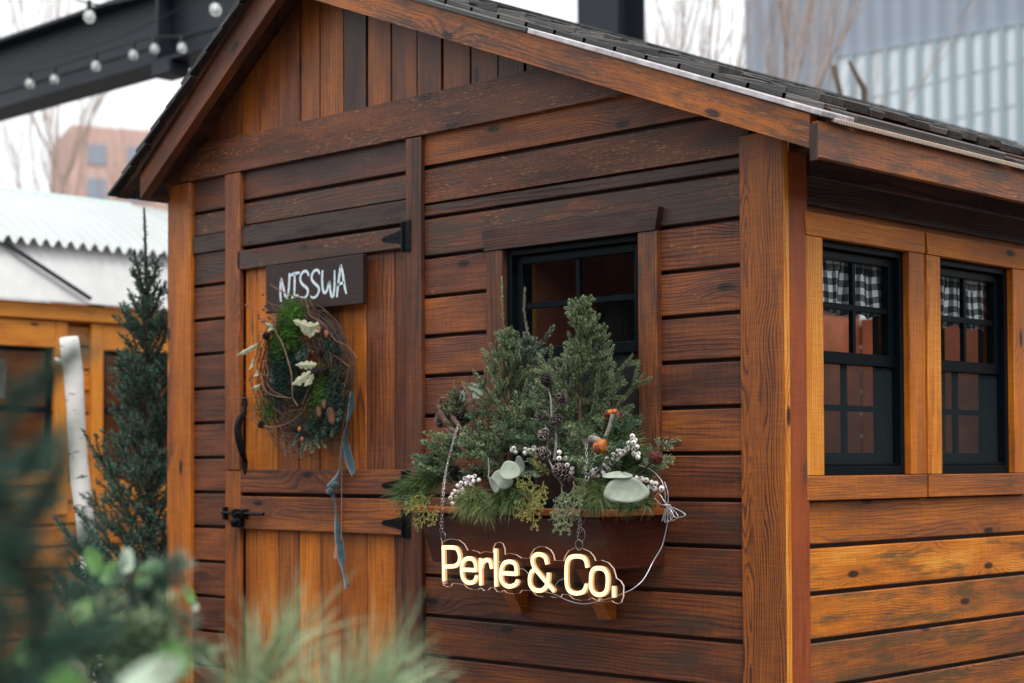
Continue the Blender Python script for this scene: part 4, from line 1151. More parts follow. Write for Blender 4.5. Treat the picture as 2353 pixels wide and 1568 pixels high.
for x, y in ((1075, 1390), (1060, 1440), (990, 1485), (1030, 1360)): mb = MB(); mb.ell(PP(x, y, -.38), .0042, nu=8, nvv=6); mb.build('berry', BBM, jb_, smooth=True)

# white berry sprigs
def berry_sprig(pts, label, stem, seed, d=-.25, r0=.0078):
    r = random.Random(seed)
    root = empty('berry_sprig', PP(*pts[0], d), label, 'berry sprig', 'white berry sprigs in the window box')
    st = MB(); sp = smooth_path([PP(*q, d+.015) for q in stem], 4); st.tube(sp, .0012, 5)
    bb = MB(); cc = MB()
    for (x, y) in pts:
        c = PP(x, y, d+r.uniform(-.012, .008)); rr = r0*r.uniform(.88, 1.12)
        bb = MB(); bb.ell(c, (rr, rr*r.uniform(.9, 1), rr*r.uniform(.88, 1.05)), nu=12, nvv=8, jit=.04)
        o = nv([r.uniform(-.6, .9), -1, r.uniform(-.6, .8)]); bo_ = bb.build('berry', BERRY, root, smooth=True)
        cc = MB(); cc.ell(c+o*rr*.86, rr*.36, nu=6, nvv=4); cc.build('calyx', BERRYD, bo_)
        j = min(range(len(sp)), key=lambda k: np.linalg.norm(sp[k]-c)); st.tube([sp[j], c], .0007, 3)
    st.build('stem', TWIGD, root)
berry_sprig([(438, 1390), (428, 1357), (436, 1335), (459, 1350), (450, 1318), (467, 1287), (488, 1300), (487, 1272), (510, 1248), (497, 1310), (515, 1276), (530, 1265), (530, 1240), (548, 1243), (556, 1262), (566, 1232), (588, 1255), (470, 1320), (545, 1280), (500, 1328)], 'white berry sprig pointing down over the left part of the rim', [(438, 1395), (480, 1300), (560, 1240), (620, 1200)], 1)
berry_sprig([(780, 1085), (798, 1095), (788, 1075), (855, 1078), (853, 1100), (878, 1085), (905, 1073), (893, 1090)], 'few white berries on a thin twig left of the upright cones', [(690, 1110), (780, 1100), (905, 1085)], 2)
berry_sprig([(1048, 1097), (1047, 1132), (1084, 1130), (1094, 1170), (1122, 1190), (1120, 1210)], 'loose white berries right of the lowest upright cone', [(1010, 1080), (1060, 1130), (1120, 1215)], 3)
r6 = random.Random(9)
big = []
for t in np.linspace(0, 1, 25):
    cx_, cy_ = 1245+t*245, 1222-t*175-30*math.sin(t*PI)*.5
    big += [(cx_+r6.uniform(-14, 14), cy_+r6.uniform(-20, 22))]
big += [(1466, 1005), (1466, 1022), (1445, 1045), (1470, 1050), (1490, 1065), (1472, 1080), (1500, 1105), (1497, 1125), (1475, 1105), (1420, 1090), (1400, 1110), (1240, 1200), (1270, 1230), (1300, 1215), (1330, 1190), (1265, 1190), (1350, 1160), (1378, 1135), (1310, 1170)]
berry_sprig(big, 'longest white berry sprig, slanting up to the right behind the big eucalyptus leaf', [(1240, 1230), (1340, 1160), (1450, 1070), (1468, 1005)], 4)
berry_sprig([(1518, 1250), (1492, 1243), (1575, 1268), (1598, 1275), (1562, 1295), (1592, 1303), (1632, 1303), (1630, 1312), (1545, 1255)], 'short white berry sprig at the right end above the cable bundle', [(1490, 1250), (1580, 1285), (1685, 1312)], 5, -.22)

# upright cone twig and other cones
ct = empty('cone_twig', PP(1010, 1180, -.2), 'pale twig with frosted small pine cones standing in the middle of the window box', 'twig')
mb = MB()
for pth, rr in (([(1070, 1290), (1000, 1165), (975, 1090), (985, 1010), (960, 920)], .0035), ([(1020, 1140), (1030, 1040), (1032, 930)], .0050), ([(1003, 900), (1000, 800), (985, 735), (978, 700)], .0032), ([(1005, 880), (1040, 840), (1060, 800)], .002)):
    p = smooth_path([PP(*q, -.24) for q in pth], 5); mb.tube(p, [rr*(1-.35*i/len(p)) for i in range(len(p))], 6)
mb.build('twig', GREYTWIG, ct)
for i, (x, y, r_, tn) in enumerate(((975, 683, 34, .28), (1062, 787, 31, .40), (943, 888, 31, .42), (1030, 915, 34, .40), (960, 995, 33, .50), (955, 1102, 38, .48), (1060, 1208, 46, .45), (1120, 1255, 22, .40))):
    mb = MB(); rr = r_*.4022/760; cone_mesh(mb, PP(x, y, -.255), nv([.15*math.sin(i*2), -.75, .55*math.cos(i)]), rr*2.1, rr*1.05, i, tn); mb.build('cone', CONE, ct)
for i, (x, y, r_, tn, d, lb) in enumerate(((450, 1212, 42, .16, -.22, 'dark pine cone above the left white berries'), (585, 1200, 32, .12, -.20, 'dark pine cone left of the paired eucalyptus leaves'), (490, 890, 44, .30, -.16, 'dark pine cone under the eucalyptus leaf behind the driftwood'), (378, 905, 46, .50, -.17, 'silvery pine cone at the far left behind the driftwood'))):
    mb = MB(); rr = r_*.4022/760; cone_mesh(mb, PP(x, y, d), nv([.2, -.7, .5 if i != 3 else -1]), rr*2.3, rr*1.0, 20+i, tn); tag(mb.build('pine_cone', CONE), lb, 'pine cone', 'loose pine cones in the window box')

# eucalyptus leaves
def leaf_thing(label, leaves, d, stems=(), mat=None):
    root = empty('eucalyptus_sprig', PP(*leaves[0][:2], d), label, 'leaf', 'eucalyptus leaves in the window box')
    k = .4022/770
    for i, (x, y, a, b, ang, nx, nz) in enumerate(leaves):
        mb = MB(); disc_leaf(mb, PP(x, y, d-.01*i), nv([.55+nx, -1, nz]), H_([math.sin(ang), 0, math.cos(ang)]), a*k*1.15, b*k, .12); mb.build('leaf', mat or EUCA, root, smooth=True)
    if stems:
        for s_ in stems: mb = MB(); mb.tube(smooth_path([PP(*q, d) for q in s_], 4), .0011, 5); mb.build('stem', TWIGD, root)
leaf_thing('pair of round eucalyptus leaves with curled ones left of the box centre', [(720, 1252, 58, 58, .3, .1, .2), (765, 1202, 52, 56, -.2, .2, .4), (645, 1190, 14, 60, .1, -1.2, 0), (675, 1285, 26, 52, -.5, -.6, -.2)], -.345, [[(665, 1235), (650, 1190), (630, 1135)], [(680, 1150), (740, 1165)]])
leaf_thing('large pale eucalyptus leaf with a smaller folded one at the right end', [(1430, 1315, 104, 68, .0, .1, .15), (1380, 1230, 72, 24, .0, .0, 1.1)], -.405, [[(1310, 1220), (1350, 1212), (1450, 1205)]])
leaf_thing('eucalyptus leaf standing up behind the driftwood at the left', [(565, 752, 50, 46, .2, .1, .1), (500, 775, 22, 40, .4, -.4, 0)], -.15)
leaf_thing('dim upright eucalyptus leaf right of the paired leaves', [(822, 1168, 26, 52, -.15, .2, -.2)], -.24)

# driftwood, dried fruit, thistle
def stick(label, pth, rad, d, mat, cat='driftwood', name='driftwood', grp=None, n=8):
    mb = MB(); p = smooth_path([PP(*q, d) for q in pth], 5); kk = len(p)
    mb.tube(p, [np.interp(i/(kk-1), np.linspace(0, 1, len(rad)), rad)*(1+.18*math.sin(i*1.9)) for i in range(kk)], n)
    return tag(mb.build(name, mat, None, smooth=True), label, cat, grp)
stick('curled piece of driftwood, left one, with its tip hooked to the right', [(402, 788), (375, 790), (362, 830), (385, 900), (430, 965), (470, 990)], [.003, .005, .009, .012, .010, .006], -.2, DRIFT, grp='driftwood pieces')
stick('knobbly piece of driftwood, right one, with a rusty tip', [(492, 712), (520, 745), (538, 800), (548, 860), (560, 920), (590, 1030)], [.003, .009, .013, .015, .010, .006], -.18, DRIFT, grp='driftwood pieces')
stick('low twisted driftwood between the two upright pieces', [(400, 960), (440, 1020), (500, 1085), (550, 1108)], [.004, .008, .007, .003], -.23, DRIFT, grp='driftwood pieces')
stick('dark knot of driftwood in the middle of the left group', [(395, 820), (430, 860), (440, 900), (470, 940), (520, 1000)], [.004, .007, .009, .008, .004], -.19, DRIFT, grp='driftwood pieces')
fr1 = empty('dried_fruit_stem', PP(1350, 890, -.2), 'rusty orange dried fruit cluster on a thick grey stem at the upper right', 'dried fruit', 'orange dried fruit')
mb = MB()
for x, y, q in ((1330, 880, 26), (1378, 882, 28), (1352, 868, 20), (1390, 905, 20), (1330, 905, 20)): mb.ell(PP(x, y, -.2), [q*.4022/770]*3, nu=12, nvv=9, jit=.22)
mb.build('fruit', [FRUITD], fr1, smooth=True)
mb = MB()
for x, y, q in ((1340, 868, 17), (1365, 862, 14)): mb.ell(PP(x, y, -.212), [q*.4022/770]*3, nu=10, nvv=8, jit=.2)
mb.build('fruit', FRUIT, fr1, smooth=True)
mb = MB(); p = smooth_path([PP(1352, 880, -.22), PP(1335, 950, -.22), PP(1310, 1015, -.22)], 5); mb.tube(p, [.006]*len(p), 7); mb.build('stem', GREYTWIG, fr1)
fr2 = empty('dried_fruit_stem', PP(1280, 1060, -.24), 'bright orange split dried fruit hanging over the right chain', 'dried fruit', 'orange dried fruit')
mb = MB(); mb.ell(PP(1290, 1062, -.25), (.021, .02, .023), nu=16, nvv=12, jit=.12); mb.ell(PP(1262, 1072, -.262), (.013, .013, .018), nu=12, nvv=9, jit=.15); mb.build('fruit', FRUIT, fr2, smooth=True)
mb = MB(); p = smooth_path([PP(1205, 1065, -.262), PP(1210, 1030, -.262), PP(1240, 1022, -.262), PP(1280, 1035, -.25)], 5); mb.tube(p, [.006, .008, .010, .011]+[.011]*(len(p)-4), 8); mb.build('stem', GREYTWIG, fr2)
mb = MB(); mb.ell(PP(1262, 1080, -.272), (.009, .006, .013), nu=10, nvv=8, jit=.1); mb.build('dark_core', FRUITD, fr2, smooth=True)
th_ = empty('thistle_pod', PP(1598, 1125, -.27), 'round red brown seed pod on a stem at the right end of the box', 'seed pod')
mb = MB(); c0 = PP(1598, 1125, -.27); mb.ell(c0, .0195, nu=18, nvv=12, jit=.16)
rr7 = np.random.RandomState(4)
for _ in range(420):
    o = nv(rr7.normal(size=3)); t_ = nv(np.cross(o, rr7.normal(size=3))); p = c0+o*.018
    mb.add([p-t_*.0015, p+t_*.0015, p+o*.0055], [(0, 1, 2)], None)
mb.build('pod', FRUITD, th_)
mb = MB(); mb.tube(smooth_path([PP(1580, 1145, -.265), PP(1530, 1200, -.25), PP(1485, 1240, -.22)], 4), .0035, 6); mb.build('stem', TWIGD, th_)

# ------------------------------------------------------------------ NEON SIGN
YN = -.30
def NP(x, y, d=YN): return aY(*N_(x, y), d)
ns = empty('neon_sign', NP(960, 690), 'lit warm white neon letters on clear acrylic hanging under the window box', 'sign')
def N2(x, y):
    q = NP(x, y); return (float(q[0]), float(q[2]))
outl = [(185, 430), (250, 405), (330, 415), (375, 450), (405, 505), (440, 503), (490, 515), (510, 530), (545, 515), (580, 518), (620, 522), (625, 480), (640, 445), (675, 432), (705, 445), (722, 490), (725, 540), (760, 530), (820, 540), (865, 570), (935, 574), (950, 530), (975, 490), (1020, 470), (1070, 475), (1115, 500), (1140, 540), (1150, 590), (1225, 595), (1240, 550), (1270, 505), (1320, 485), (1390, 488), (1450, 515), (1485, 555), (1500, 595), (1550, 588), (1610, 610), (1655, 660), (1680, 745), (1715, 765), (1740, 810), (1738, 900), (1720, 950), (1690, 962), (1655, 950), (1640, 935), (1600, 945), (1540, 945), (1490, 925), (1468, 910), (1430, 930), (1370, 933), (1310, 920), (1270, 885), (1215, 880), (1200, 905), (1160, 910), (1110, 900), (1050, 905), (990, 890), (955, 850), (870, 845), (850, 870), (800, 878), (740, 868), (712, 845), (690, 862), (655, 858), (630, 822), (600, 820), (580, 845), (545, 850), (515, 825), (490, 842), (440, 840), (400, 825), (372, 795), (275, 785), (262, 810), (235, 818), (200, 805), (187, 770)]
pl2 = [N2(*q) for q in outl]
mb = MB()
n_ = len(pl2)
from mathutils.geometry import tessellate_polygon
tri = tessellate_polygon([[Vector((a, b, 0)) for a, b in pl2]])
yb0, yb1 = YN+.004, YN+.0095
vv = [(a, yb0, b) for a, b in pl2]+[(a, yb1, b) for a, b in pl2]
mb.add(vv, [tuple(t) for t in tri]+[tuple(i+n_ for i in reversed(t)) for t in tri])
mb.build('backing_panel', ACRYL, ns)
mb = MB()
mb.add(vv, [(i, (i+1) % n_, n_+(i+1) % n_, n_+i) for i in range(n_)])
mb.build('panel_edge', EDGE, ns)
def neon(name, strokes, w=.0126, dp=.0115):
    mb = MB()
    for pts, closed, sm in strokes:
        P2 = [H_(N2(*q)) for q in pts]
        if sm: P2 = smooth_path(P2, 5, closed)
        k = len(P2); L = []; Rr = []
        for i in range(k):
            if closed: t = nv(P2[(i+1) % k]-P2[i-1])
            else: t = nv(P2[min(i+1, k-1)]-P2[max(i-1, 0)])
            nn = H_([-t[1], t[0]])
            L.append(P2[i]+nn*w/2); Rr.append(P2[i]-nn*w/2)
        if closed: L.append(L[0]); Rr.append(Rr[0]); P2 = list(P2)+[P2[0]]
        else:  # rounded caps
            for end in (0, -1):
                c = P2[end]; t = nv(P2[0]-P2[1]) if end == 0 else nv(P2[-1]-P2[-2]); nn = H_([-t[1], t[0]])
                e1 = c+t*w*.30+nn*w*.40*(-1 if end == 0 else 1); e2 = c+t*w*.30-nn*w*.40*(-1 if end == 0 else 1)
                if end == 0: L.insert(0, e1); Rr.insert(0, e2); P2.insert(0, c+t*w*.30)
                else: L.append(e1); Rr.append(e2); P2.append(c+t*w*.30)
        k = len(P2)
        yf, yk = YN-dp+.004, YN+.0035
        vs = []
        for i in range(k):
            for (q, yy) in ((L[i], yk), (L[i], yf+.002), (P2[i]+(L[i]-P2[i])*.75, yf), (P2[i]+(Rr[i]-P2[i])*.75, yf), (Rr[i], yf+.002), (Rr[i], yk)):
                vs.append((q[0], yy, q[1]))
        fs_ = []; mi = []
        for i in range(k-1):
            for j in range(5):
                fs_.append((i*6+j, i*6+j+1, (i+1)*6+j+1, (i+1)*6+j)); mi.append(1 if j in (0, 4) else 0)
        fs_.append(tuple(range(6))); mi.append(1); fs_.append(tuple(range((k-1)*6, k*6))); mi.append(1)
        b = len(mb.f); mb.add(vs, fs_); mb.mi[b:] = mi
    o = mb.build(name, [NEONF, NEONS], ns); return o
neon('neon_letter', [([(222, 757), (219, 620), (216, 476)], 0, 0), ([(216, 478), (290, 478), (330, 488), (352, 530), (357, 570), (347, 610), (320, 634), (290, 640), (225, 642)], 0, 1)])
neon('neon_letter', [([(380, 668), (495, 673)], 0, 0), ([(495, 673), (492, 620), (470, 582), (430, 571), (392, 590), (376, 635), (374, 690), (384, 740), (410, 772), (450, 781), (482, 766), (500, 728)], 0, 1)])
neon('neon_letter', [([(537, 792), (534, 580)], 0, 0), ([(540, 650), (552, 608), (585, 585), (615, 596), (629, 650)], 0, 1)])
neon('neon_letter', [([(668, 803), (663, 498)], 0, 0)])
neon('neon_letter', [([(715, 697), (842, 705)], 0, 0), ([(842, 705), (838, 640), (815, 608), (775, 600), (735, 615), (713, 665), (710, 740), (727, 785), (765, 810), (805, 808), (838, 790), (850, 765)], 0, 1)])
neon('neon_letter', [([(1103, 612), (1088, 562), (1050, 539), (1010, 540), (984, 565), (980, 605), (1000, 655), (1060, 730), (1120, 800), (1162, 848)], 0, 1), ([(1000, 668), (970, 690), (956, 745), (962, 800), (990, 836), (1030, 848), (1072, 838), (1102, 800), (1115, 745), (1117, 705)], 0, 1)])
neon('neon_letter', [([(1447, 640), (1438, 595), (1410, 562), (1350, 553), (1300, 566), (1276, 605), (1270, 680), (1272, 780), (1285, 835), (1320, 864), (1370, 870), (1418, 852), (1442, 800)], 0, 1)])
neon('neon_letter', [([(1480, 760), (1486, 695), (1510, 662), (1550, 655), (1595, 668), (1622, 720), (1622, 800), (1608, 855), (1570, 882), (1525, 878), (1492, 850), (1480, 805)], 1, 1)])
neon('neon_comma', [([(1676, 820), (1677, 895)], 0, 0)])
mb = MB()
for pth in ([(860, 660), (900, 668), (935, 705)], [(1165, 810), (1190, 770), (1252, 738)], [(1630, 830), (1665, 826)], [(685, 600), (700, 608)]):
    mb.tube(smooth_path([NP(*q, YN-.001) for q in pth], 5), .0009, 5)
mb.build('thin_wire', SILVER, ns)
mb = MB()
for x, y in ((222, 783), (1552, 924)):
    c = NP(x, y, YN); mb.tube([c+H_([0, -.006, 0]), c+H_([0, .008, 0])], .0034, 10)
mb.build('standoff', simple('pinkish_cap', (.7, .5, .42), .3, .5), ns)

# chains: links along a path
def link_mesh(mb, c, t, flip, L=.0122, wd=.0064, r=.00085):
    t = nv(t); a = nv(np.cross(t, [0.3, 1, 0.1])); b = np.cross(t, a)
    s_ = a*.9+b*.45 if flip else b*.9-a*.45; s_ = nv(s_)
    pts = []
    for i in range(10):
        th = 2*PI*i/10; pts.append(H_(c)+t*math.cos(th)*L*.62+s_*math.sin(th)*wd*.5)
    mb.tube(pts, r, 4, closed=True)
def chain(label, strands, rings, parentgrp):
    root = empty('hanging_chain', strands[0][-1], label, 'chain', parentgrp)
    for st in strands:
        mb = MB(); p = smooth_path(st, 8); seg = [np.linalg.norm(p[i+1]-p[i]) for i in range(len(p)-1)]; cs = np.concatenate([[0], np.cumsum(seg)])
        s = 0; k = 0
        while s < cs[-1]:
            i = min(np.searchsorted(cs, s, side='right')-1, len(seg)-1); f = (s-cs[i])/seg[i]
            link_mesh(mb, p[i]*(1-f)+p[i+1]*f, p[i+1]-p[i], k % 2); s += .0104; k += 1
        mb.build('links', CHAINM, root, smooth=True)
    for c, rr, tl_ in rings:
        mb = MB(); pts = []
        U_ = nv([1, -.35+tl_, 0])
        for i in range(28): th = 2*PI*i/28; pts.append(H_(c)+(U_*math.cos(th)+H_([0, 0, 1])*math.sin(th))*rr)
        mb.tube(pts, .00095, 5, closed=True); mb.build('split_ring', CHAINM, root, smooth=True)
chain('left chain with a steel ring holding the neon sign', [[PP(468, 950, -.25), PP(438, 1050, -.262), PP(412, 1150, -.27), PP(392, 1250, -.285), PP(376, 1380, -.30), NP(185, 340)], [PP(462, 965, -.262), PP(425, 1100, -.28), PP(396, 1230, -.29), PP(384, 1380, -.31), NP(200, 340, YN-.008)]], [(NP(206, 388), .0165, .0)], 'chains holding the neon sign')
chain('right chain with two rings hung from the orange dried fruit', [[PP(1202, 1065, -.275), PP(1202, 1160, -.285), PP(1195, 1260, -.295), PP(1168, 1380, -.315), NP(1368, 300, YN-.01), NP(1368, 395, YN-.008)], [PP(1255, 1110, -.275), PP(1232, 1180, -.285), PP(1208, 1270, -.295), PP(1176, 1380, -.315), NP(1388, 220), NP(1385, 330)]], [(NP(1386, 366), .0205, .1), (NP(1370, 455), .0155, .25)], 'chains holding the neon sign')

# power cable with its tied bundle
cb = empty('power_cable', NP(2160, 160), 'silver power cable with tied loops at the right end of the window box', 'cable')
mb = MB()
pth = [NP(2130, 255, -.17), NP(2115, 330, -.17), NP(2080, 470, -.18), NP(2010, 590, -.2), NP(1930, 740, -.24), NP(1850, 820, -.27), NP(1760, 868, YN+.018), NP(1660, 905, YN+.018), NP(1520, 945, YN+.018), NP(1400, 962, YN+.018), NP(1280, 935, YN+.018), NP(1170, 885, YN+.016), NP(1070, 855, YN+.014)]
mb.tube(smooth_path(pth, 7), .0017, 7); mb.build('cord', SILVER, cb, smooth=True)
mb = MB()
for pth in ([(1500, 1170), (1560, 1190), (1610, 1230), (1645, 1290), (1655, 1390)], [(1595, 1350), (1615, 1330), (1650, 1380), (1662, 1400)], [(1590, 1355), (1625, 1392), (1655, 1395)], [(1648, 1265), (1668, 1330), (1668, 1400)]):
    mb.tube(smooth_path([PP(*q, -.19) for q in pth], 6), .0016, 6)
for (dx, sw_, ln) in ((-18, 10, 90), (-4, 12, 96), (12, 14, 92), (30, 22, 84), (52, 30, 70)):
    cx_ = 1660+dx*.4; q = [(1662, 1400), (cx_+dx*.3-sw_*.2, 1400+ln*.5), (cx_+dx*.7-sw_*.4, 1400+ln*.92), (cx_+dx*.9, 1400+ln), (cx_+dx*1.1+sw_, 1400+ln*.8), (cx_+dx*.5+sw_*.9, 1400+ln*.4), (1666, 1400)]
    mb.tube(smooth_path([PP(a, b, -.185-.004*(dx % 3)) for a, b in q], 6), .0016, 6)
mb.build('coil', SILVER, cb, smooth=True)
mb = MB(); c = PP(1662, 1398, -.187)
mb.tube([c+H_([math.cos(t)*.0105, math.sin(t)*.009, 0]) for t in np.linspace(0, 2*PI, 14)[:-1]], .0022, 6, closed=True); mb.build('tie', WHITEP, cb, smooth=True)

# ------------------------------------------------------------------ NAME SIGN on the door
YS = -.045
def SP(x, y, d=YS): return aY(*S_(x, y), d)
sgn = empty('name_sign', SP(960, 340), 'dark stained wooden plank sign with pale painted letters on the upper door', 'sign')
s0 = SP(480, 187); s1_ = SP(1437, 75); s2_ = SP(1437, 570)
mb = MB(); mb.bx(float(s0[0]), float(s1_[0]), YS, YS+.022, float(s2_[2]), float(s1_[2]), 'x', (.45, .1, .05), ch=.0025); mb.build('board', SIGNW, sgn)
def brush(name, strokes, w=.0112):
    mb = MB()
    for pts in strokes:
        q = smooth_path([SP(*p, YS-.0010) for p in pts], 5); k = len(q); L = []; Rr = []
        for i in range(k):
            t = nv(q[min(i+1, k-1)]-q[max(i-1, 0)]); nn = nv(np.cross(t, [0, 1.0, 0])); tt = i/(k-1)
            ww = w*(.62+.38*math.sin(PI*min(1, max(0, tt*1.0+.05)))**.5)*(1+.12*math.sin(i*2.3))
            L.append(q[i]+nn*ww/2); Rr.append(q[i]-nn*ww/2)
        vs = L+Rr+[v+H_([0, .0009, 0]) for v in L+Rr]
        fs_ = [(i, i+1, k+i+1, k+i) for i in range(k-1)]+[(i, 2*k+i, 2*k+i+1, i+1) for i in range(k-1)]+[(k+i, k+i+1, 3*k+i+1, 3*k+i) for i in range(k-1)]
        mb.add(vs, fs_)
    return mb.build(name, PAINTL, sgn)
brush('painted_letter', [[(632, 552), (626, 470), (628, 390), (634, 315)], [(634, 320), (652, 400), (674, 490), (690, 522)], [(690, 522), (706, 450), (714, 350), (714, 268)]])
brush('painted_letter', [[(768, 272), (766, 390), (762, 492)], [(722, 292), (770, 274), (818, 262)], [(735, 508), (770, 498), (806, 490)]])
brush('painted_letter', [[(906, 298), (890, 256), (858, 252), (828, 290), (824, 345), (850, 385), (886, 415), (898, 455), (880, 500), (850, 515), (822, 502)]])
brush('painted_letter', [[(1014, 278), (994, 240), (960, 248), (936, 290), (938, 335), (966, 372), (1000, 405), (1006, 445), (982, 495), (945, 512), (925, 496)]])
brush('painted_letter', [[(1042, 240), (1038, 330), (1044, 430), (1062, 462), (1084, 440), (1104, 370), (1110, 345)], [(1110, 345), (1118, 440), (1132, 498), (1150, 480), (1160, 380), (1160, 240)]])
brush('painted_letter', [[(1182, 506), (1196, 380), (1212, 260), (1220, 186)], [(1220, 186), (1240, 270), (1258, 390), (1276, 474)], [(1184, 386), (1220, 370), (1258, 362)]])

# ------------------------------------------------------------------ WREATH
YR = -.06
def WP(x, y, d=YR): return aY(*S_(x, y), d)
wr = empty('wreath', WP(830, 1290), 'twig and moss wreath with oak leaves, cones and teal ribbon on the dutch door', 'wreath')
wc0 = aY(700, 868, YR); WR = .205; 
rw = random.Random(12)
mb = MB()
for k in range(110):
    ph0 = rw.uniform(0, 2*PI); span = rw.uniform(1.6, 4.5); rr = WR+rw.gauss(-.010, .034); off = rw.gauss(0, .018); n = 22
    pts = []
    for i in range(n):
        t = ph0+span*i/(n-1); q = rr+.012*math.sin(t*3+k)+.006*math.sin(t*7+k*2)+(i/(n-1))**3*rw.uniform(0, .03)
        pts.append(wc0+H_([math.cos(t)*q, off+.014*math.sin(t*2+k), math.sin(t)*q]))
    mb.tube(pts, [.0021*(1-.6*i/(n-1)) for i in range(n)], 4, cap=False)
mb.build('twig_ring', TWIGD, wr)
# pale curved twigs (traced)
mb = MB()
tw = [([(555, 665), (575, 760), (580, 850), (640, 950), (690, 1090), (735, 1260), (745, 1400), (750, 1500), (800, 1580)], .0042, -.11),
      ([(530, 382), (600, 430), (740, 490), (850, 520), (875, 530), (895, 620), (920, 690), (1050, 770), (1165, 925), (1290, 990), (1390, 1110)], .0030, -.10),
      ([(1390, 1110), (1310, 1195), (1270, 1350), (1240, 1480)], .0020, -.09), ([(1310, 1195), (1200, 1110), (1090, 1040), (1000, 1000)], .0020, -.09),
      ([(500, 560), (600, 590), (660, 580), (720, 520)], .0016, -.09), ([(350, 760), (350, 880), (390, 970)], .0022, -.09), ([(300, 580), (370, 640), (440, 720), (520, 790)], .0018, -.09),
      ([(45, 1080), (180, 1000), (300, 960)], .0012, -.09), ([(115, 1500), (240, 1498), (410, 1500), (520, 1550)], .0020, -.10), ([(400, 1400), (385, 1560), (372, 1600)], .0020, -.09),
      ([(440, 1250), (450, 1340), (490, 1440), (580, 1480), (740, 1505)], .0028, -.11), ([(500, 1040), (490, 1160), (510, 1260), (500, 1360), (570, 1440), (700, 1500)], .0022, -.10), ([(840, 1568), (900, 1420), (935, 1320)], .0024, -.10),
      ([(375, 1560), (380, 1700), (420, 1760), (560, 1790), (720, 1740), (860, 1620)], .0040, -.11), ([(860, 1620), (930, 1450)], .002, -.10), ([(540, 1050), (560, 1110), (600, 1200), (560, 1250)], .0015, -.09), ([(690, 940), (560, 900), (480, 870)], .002, -.08),
      ([(430, 260), (470, 420), (500, 560)], .0012, -.08), ([(640, 1700), (700, 1640), (840, 1610)], .002, -.1), ([(1130, 1190), (1125, 1100), (1105, 1040)], .0022, -.1)]
for pth, rr, d in tw:
    p = smooth_path([WP(a, b, d) for a, b in pth], 5); mb.tube(p, [rr*(1-.45*i/len(p))*(1+.15*math.sin(i*2.1)) for i in range(len(p))], 5)
for k in range(46):
    t = rw.uniform(0, 2*PI); b0 = wc0+H_([math.cos(t)*WR*1.05, -.02, math.sin(t)*WR*1.05]); d = nv([math.cos(t+.8), -.3, math.sin(t+.8)])
    mb.tube(curve(b0, d, rw.uniform(.05, .12), 5, (rw.uniform(-.5, .5), 0, rw.uniform(-.5, .5))), .0011, 4)
mb.build('pale_twigs', TWIG, wr)
fb = FB(8)
def moss(cx_, cy_, sx, sy, n, d=-.085, tone=.5, L=.018):
    rs = fb.r; p = WP(cx_, cy_, d); b = np.stack([p[0]+rs.normal(size=n)*sx, p[1]+rs.uniform(-.02, .02, n), p[2]+rs.normal(size=n)*sy], 1)
    a = rs.normal(size=(n, 3)); a[:, 1] -= .7; a[:, 2] -= .3; a /= np.linalg.norm(a, axis=1)[:, None]
    clump = np.sin(b[:, 0]*160)*np.sin(b[:, 2]*140)*.22
    fb.needles(b, a, L*rs.uniform(.5, 1.2, n), np.full(n, .0019), tone+clump+rs.uniform(-.2, .2, n))
moss(760, 690, .030, .030, 2600, tone=.62); moss(690, 810, .030, .035, 2600, tone=.52); moss(640, 960, .026, .03, 1600, tone=.42); moss(740, 900, .03, .03, 1600, tone=.42)
moss(620, 1100, .022, .035, 900, -.075, .25); moss(1060, 1420, .026, .040, 2400, tone=.42); moss(1120, 1280, .03, .03, 900, -.075, .3); moss(500, 1640, .03, .03, 1500, -.075, .45); moss(1100, 1560, .03, .03, 1000, -.075, .3); moss(930, 1650, .05, .03, 900, -.07, .15)
fb.build('moss', MOSS, wr)
fb = FB(31)
moss(650, 1180, .036, .055, 9000, -.078, .12, .012); moss(760, 1100, .03, .03, 3500, -.07, .10, .012); moss(860, 1420, .05, .03, 4500, -.065, .08, .012); moss(640, 1380, .032, .035, 2000, -.072, .22); moss(1180, 1450, .022, .06, 2600, -.085, .2); moss(1150, 1650, .028, .05, 2400, -.085, .18); moss(1000, 1780, .04, .02, 1600, -.085, .2); moss(1100, 1000, .03, .03, 1400, -.085, .2); moss(560, 1000, .016, .03, 900, -.08, .2)  # dark moss, partly standing in for shadow inside the ring
fb.build('dark_moss_and_shade', DARKSP, wr)
# dark fir greens
fb = FB(9)
for (x, y, dx, dz, L) in ((860, 960, -.3, -.8, .06), (880, 1000, .2, -.8, .06), (850, 1040, -.2, -1, .05), (900, 930, .4, -.5, .05), (1000, 1750, .1, -1, .08), (930, 1830, .3, -1, .08), (880, 1880, -.2, -1, .07), (1040, 1700, .4, -1, .06), (830, 1820, -.4, -.8, .06), (560, 1180, .1, -1, .06), (1220, 1500, .1, -1, .08), (1200, 1650, -.2, -1, .08), (1100, 1600, 0, -1, .09)):
    s = curve(WP(x, y, -.09), (dx, -.2, dz), L, 4); fb.shoot(s, 2200, .014, .0015, .45, 50)
fb.build('fir_sprigs', SPRUCEB, wr)
fb = FB(10)
for (x, y, dx, dz, L) in ((930, 1990, .2, -1, .05), (980, 1950, .5, -.8, .06), (1020, 2010, .9, -.6, .05), (900, 2000, -.2, -1, .04)):
    s = curve(WP(x, y-100, -.09), (dx, -.2, dz), L, 4); fb.shoot(s, 1800, .010, .0018, .6, 35)
fb.build('juniper_tips', JUNIB, wr)
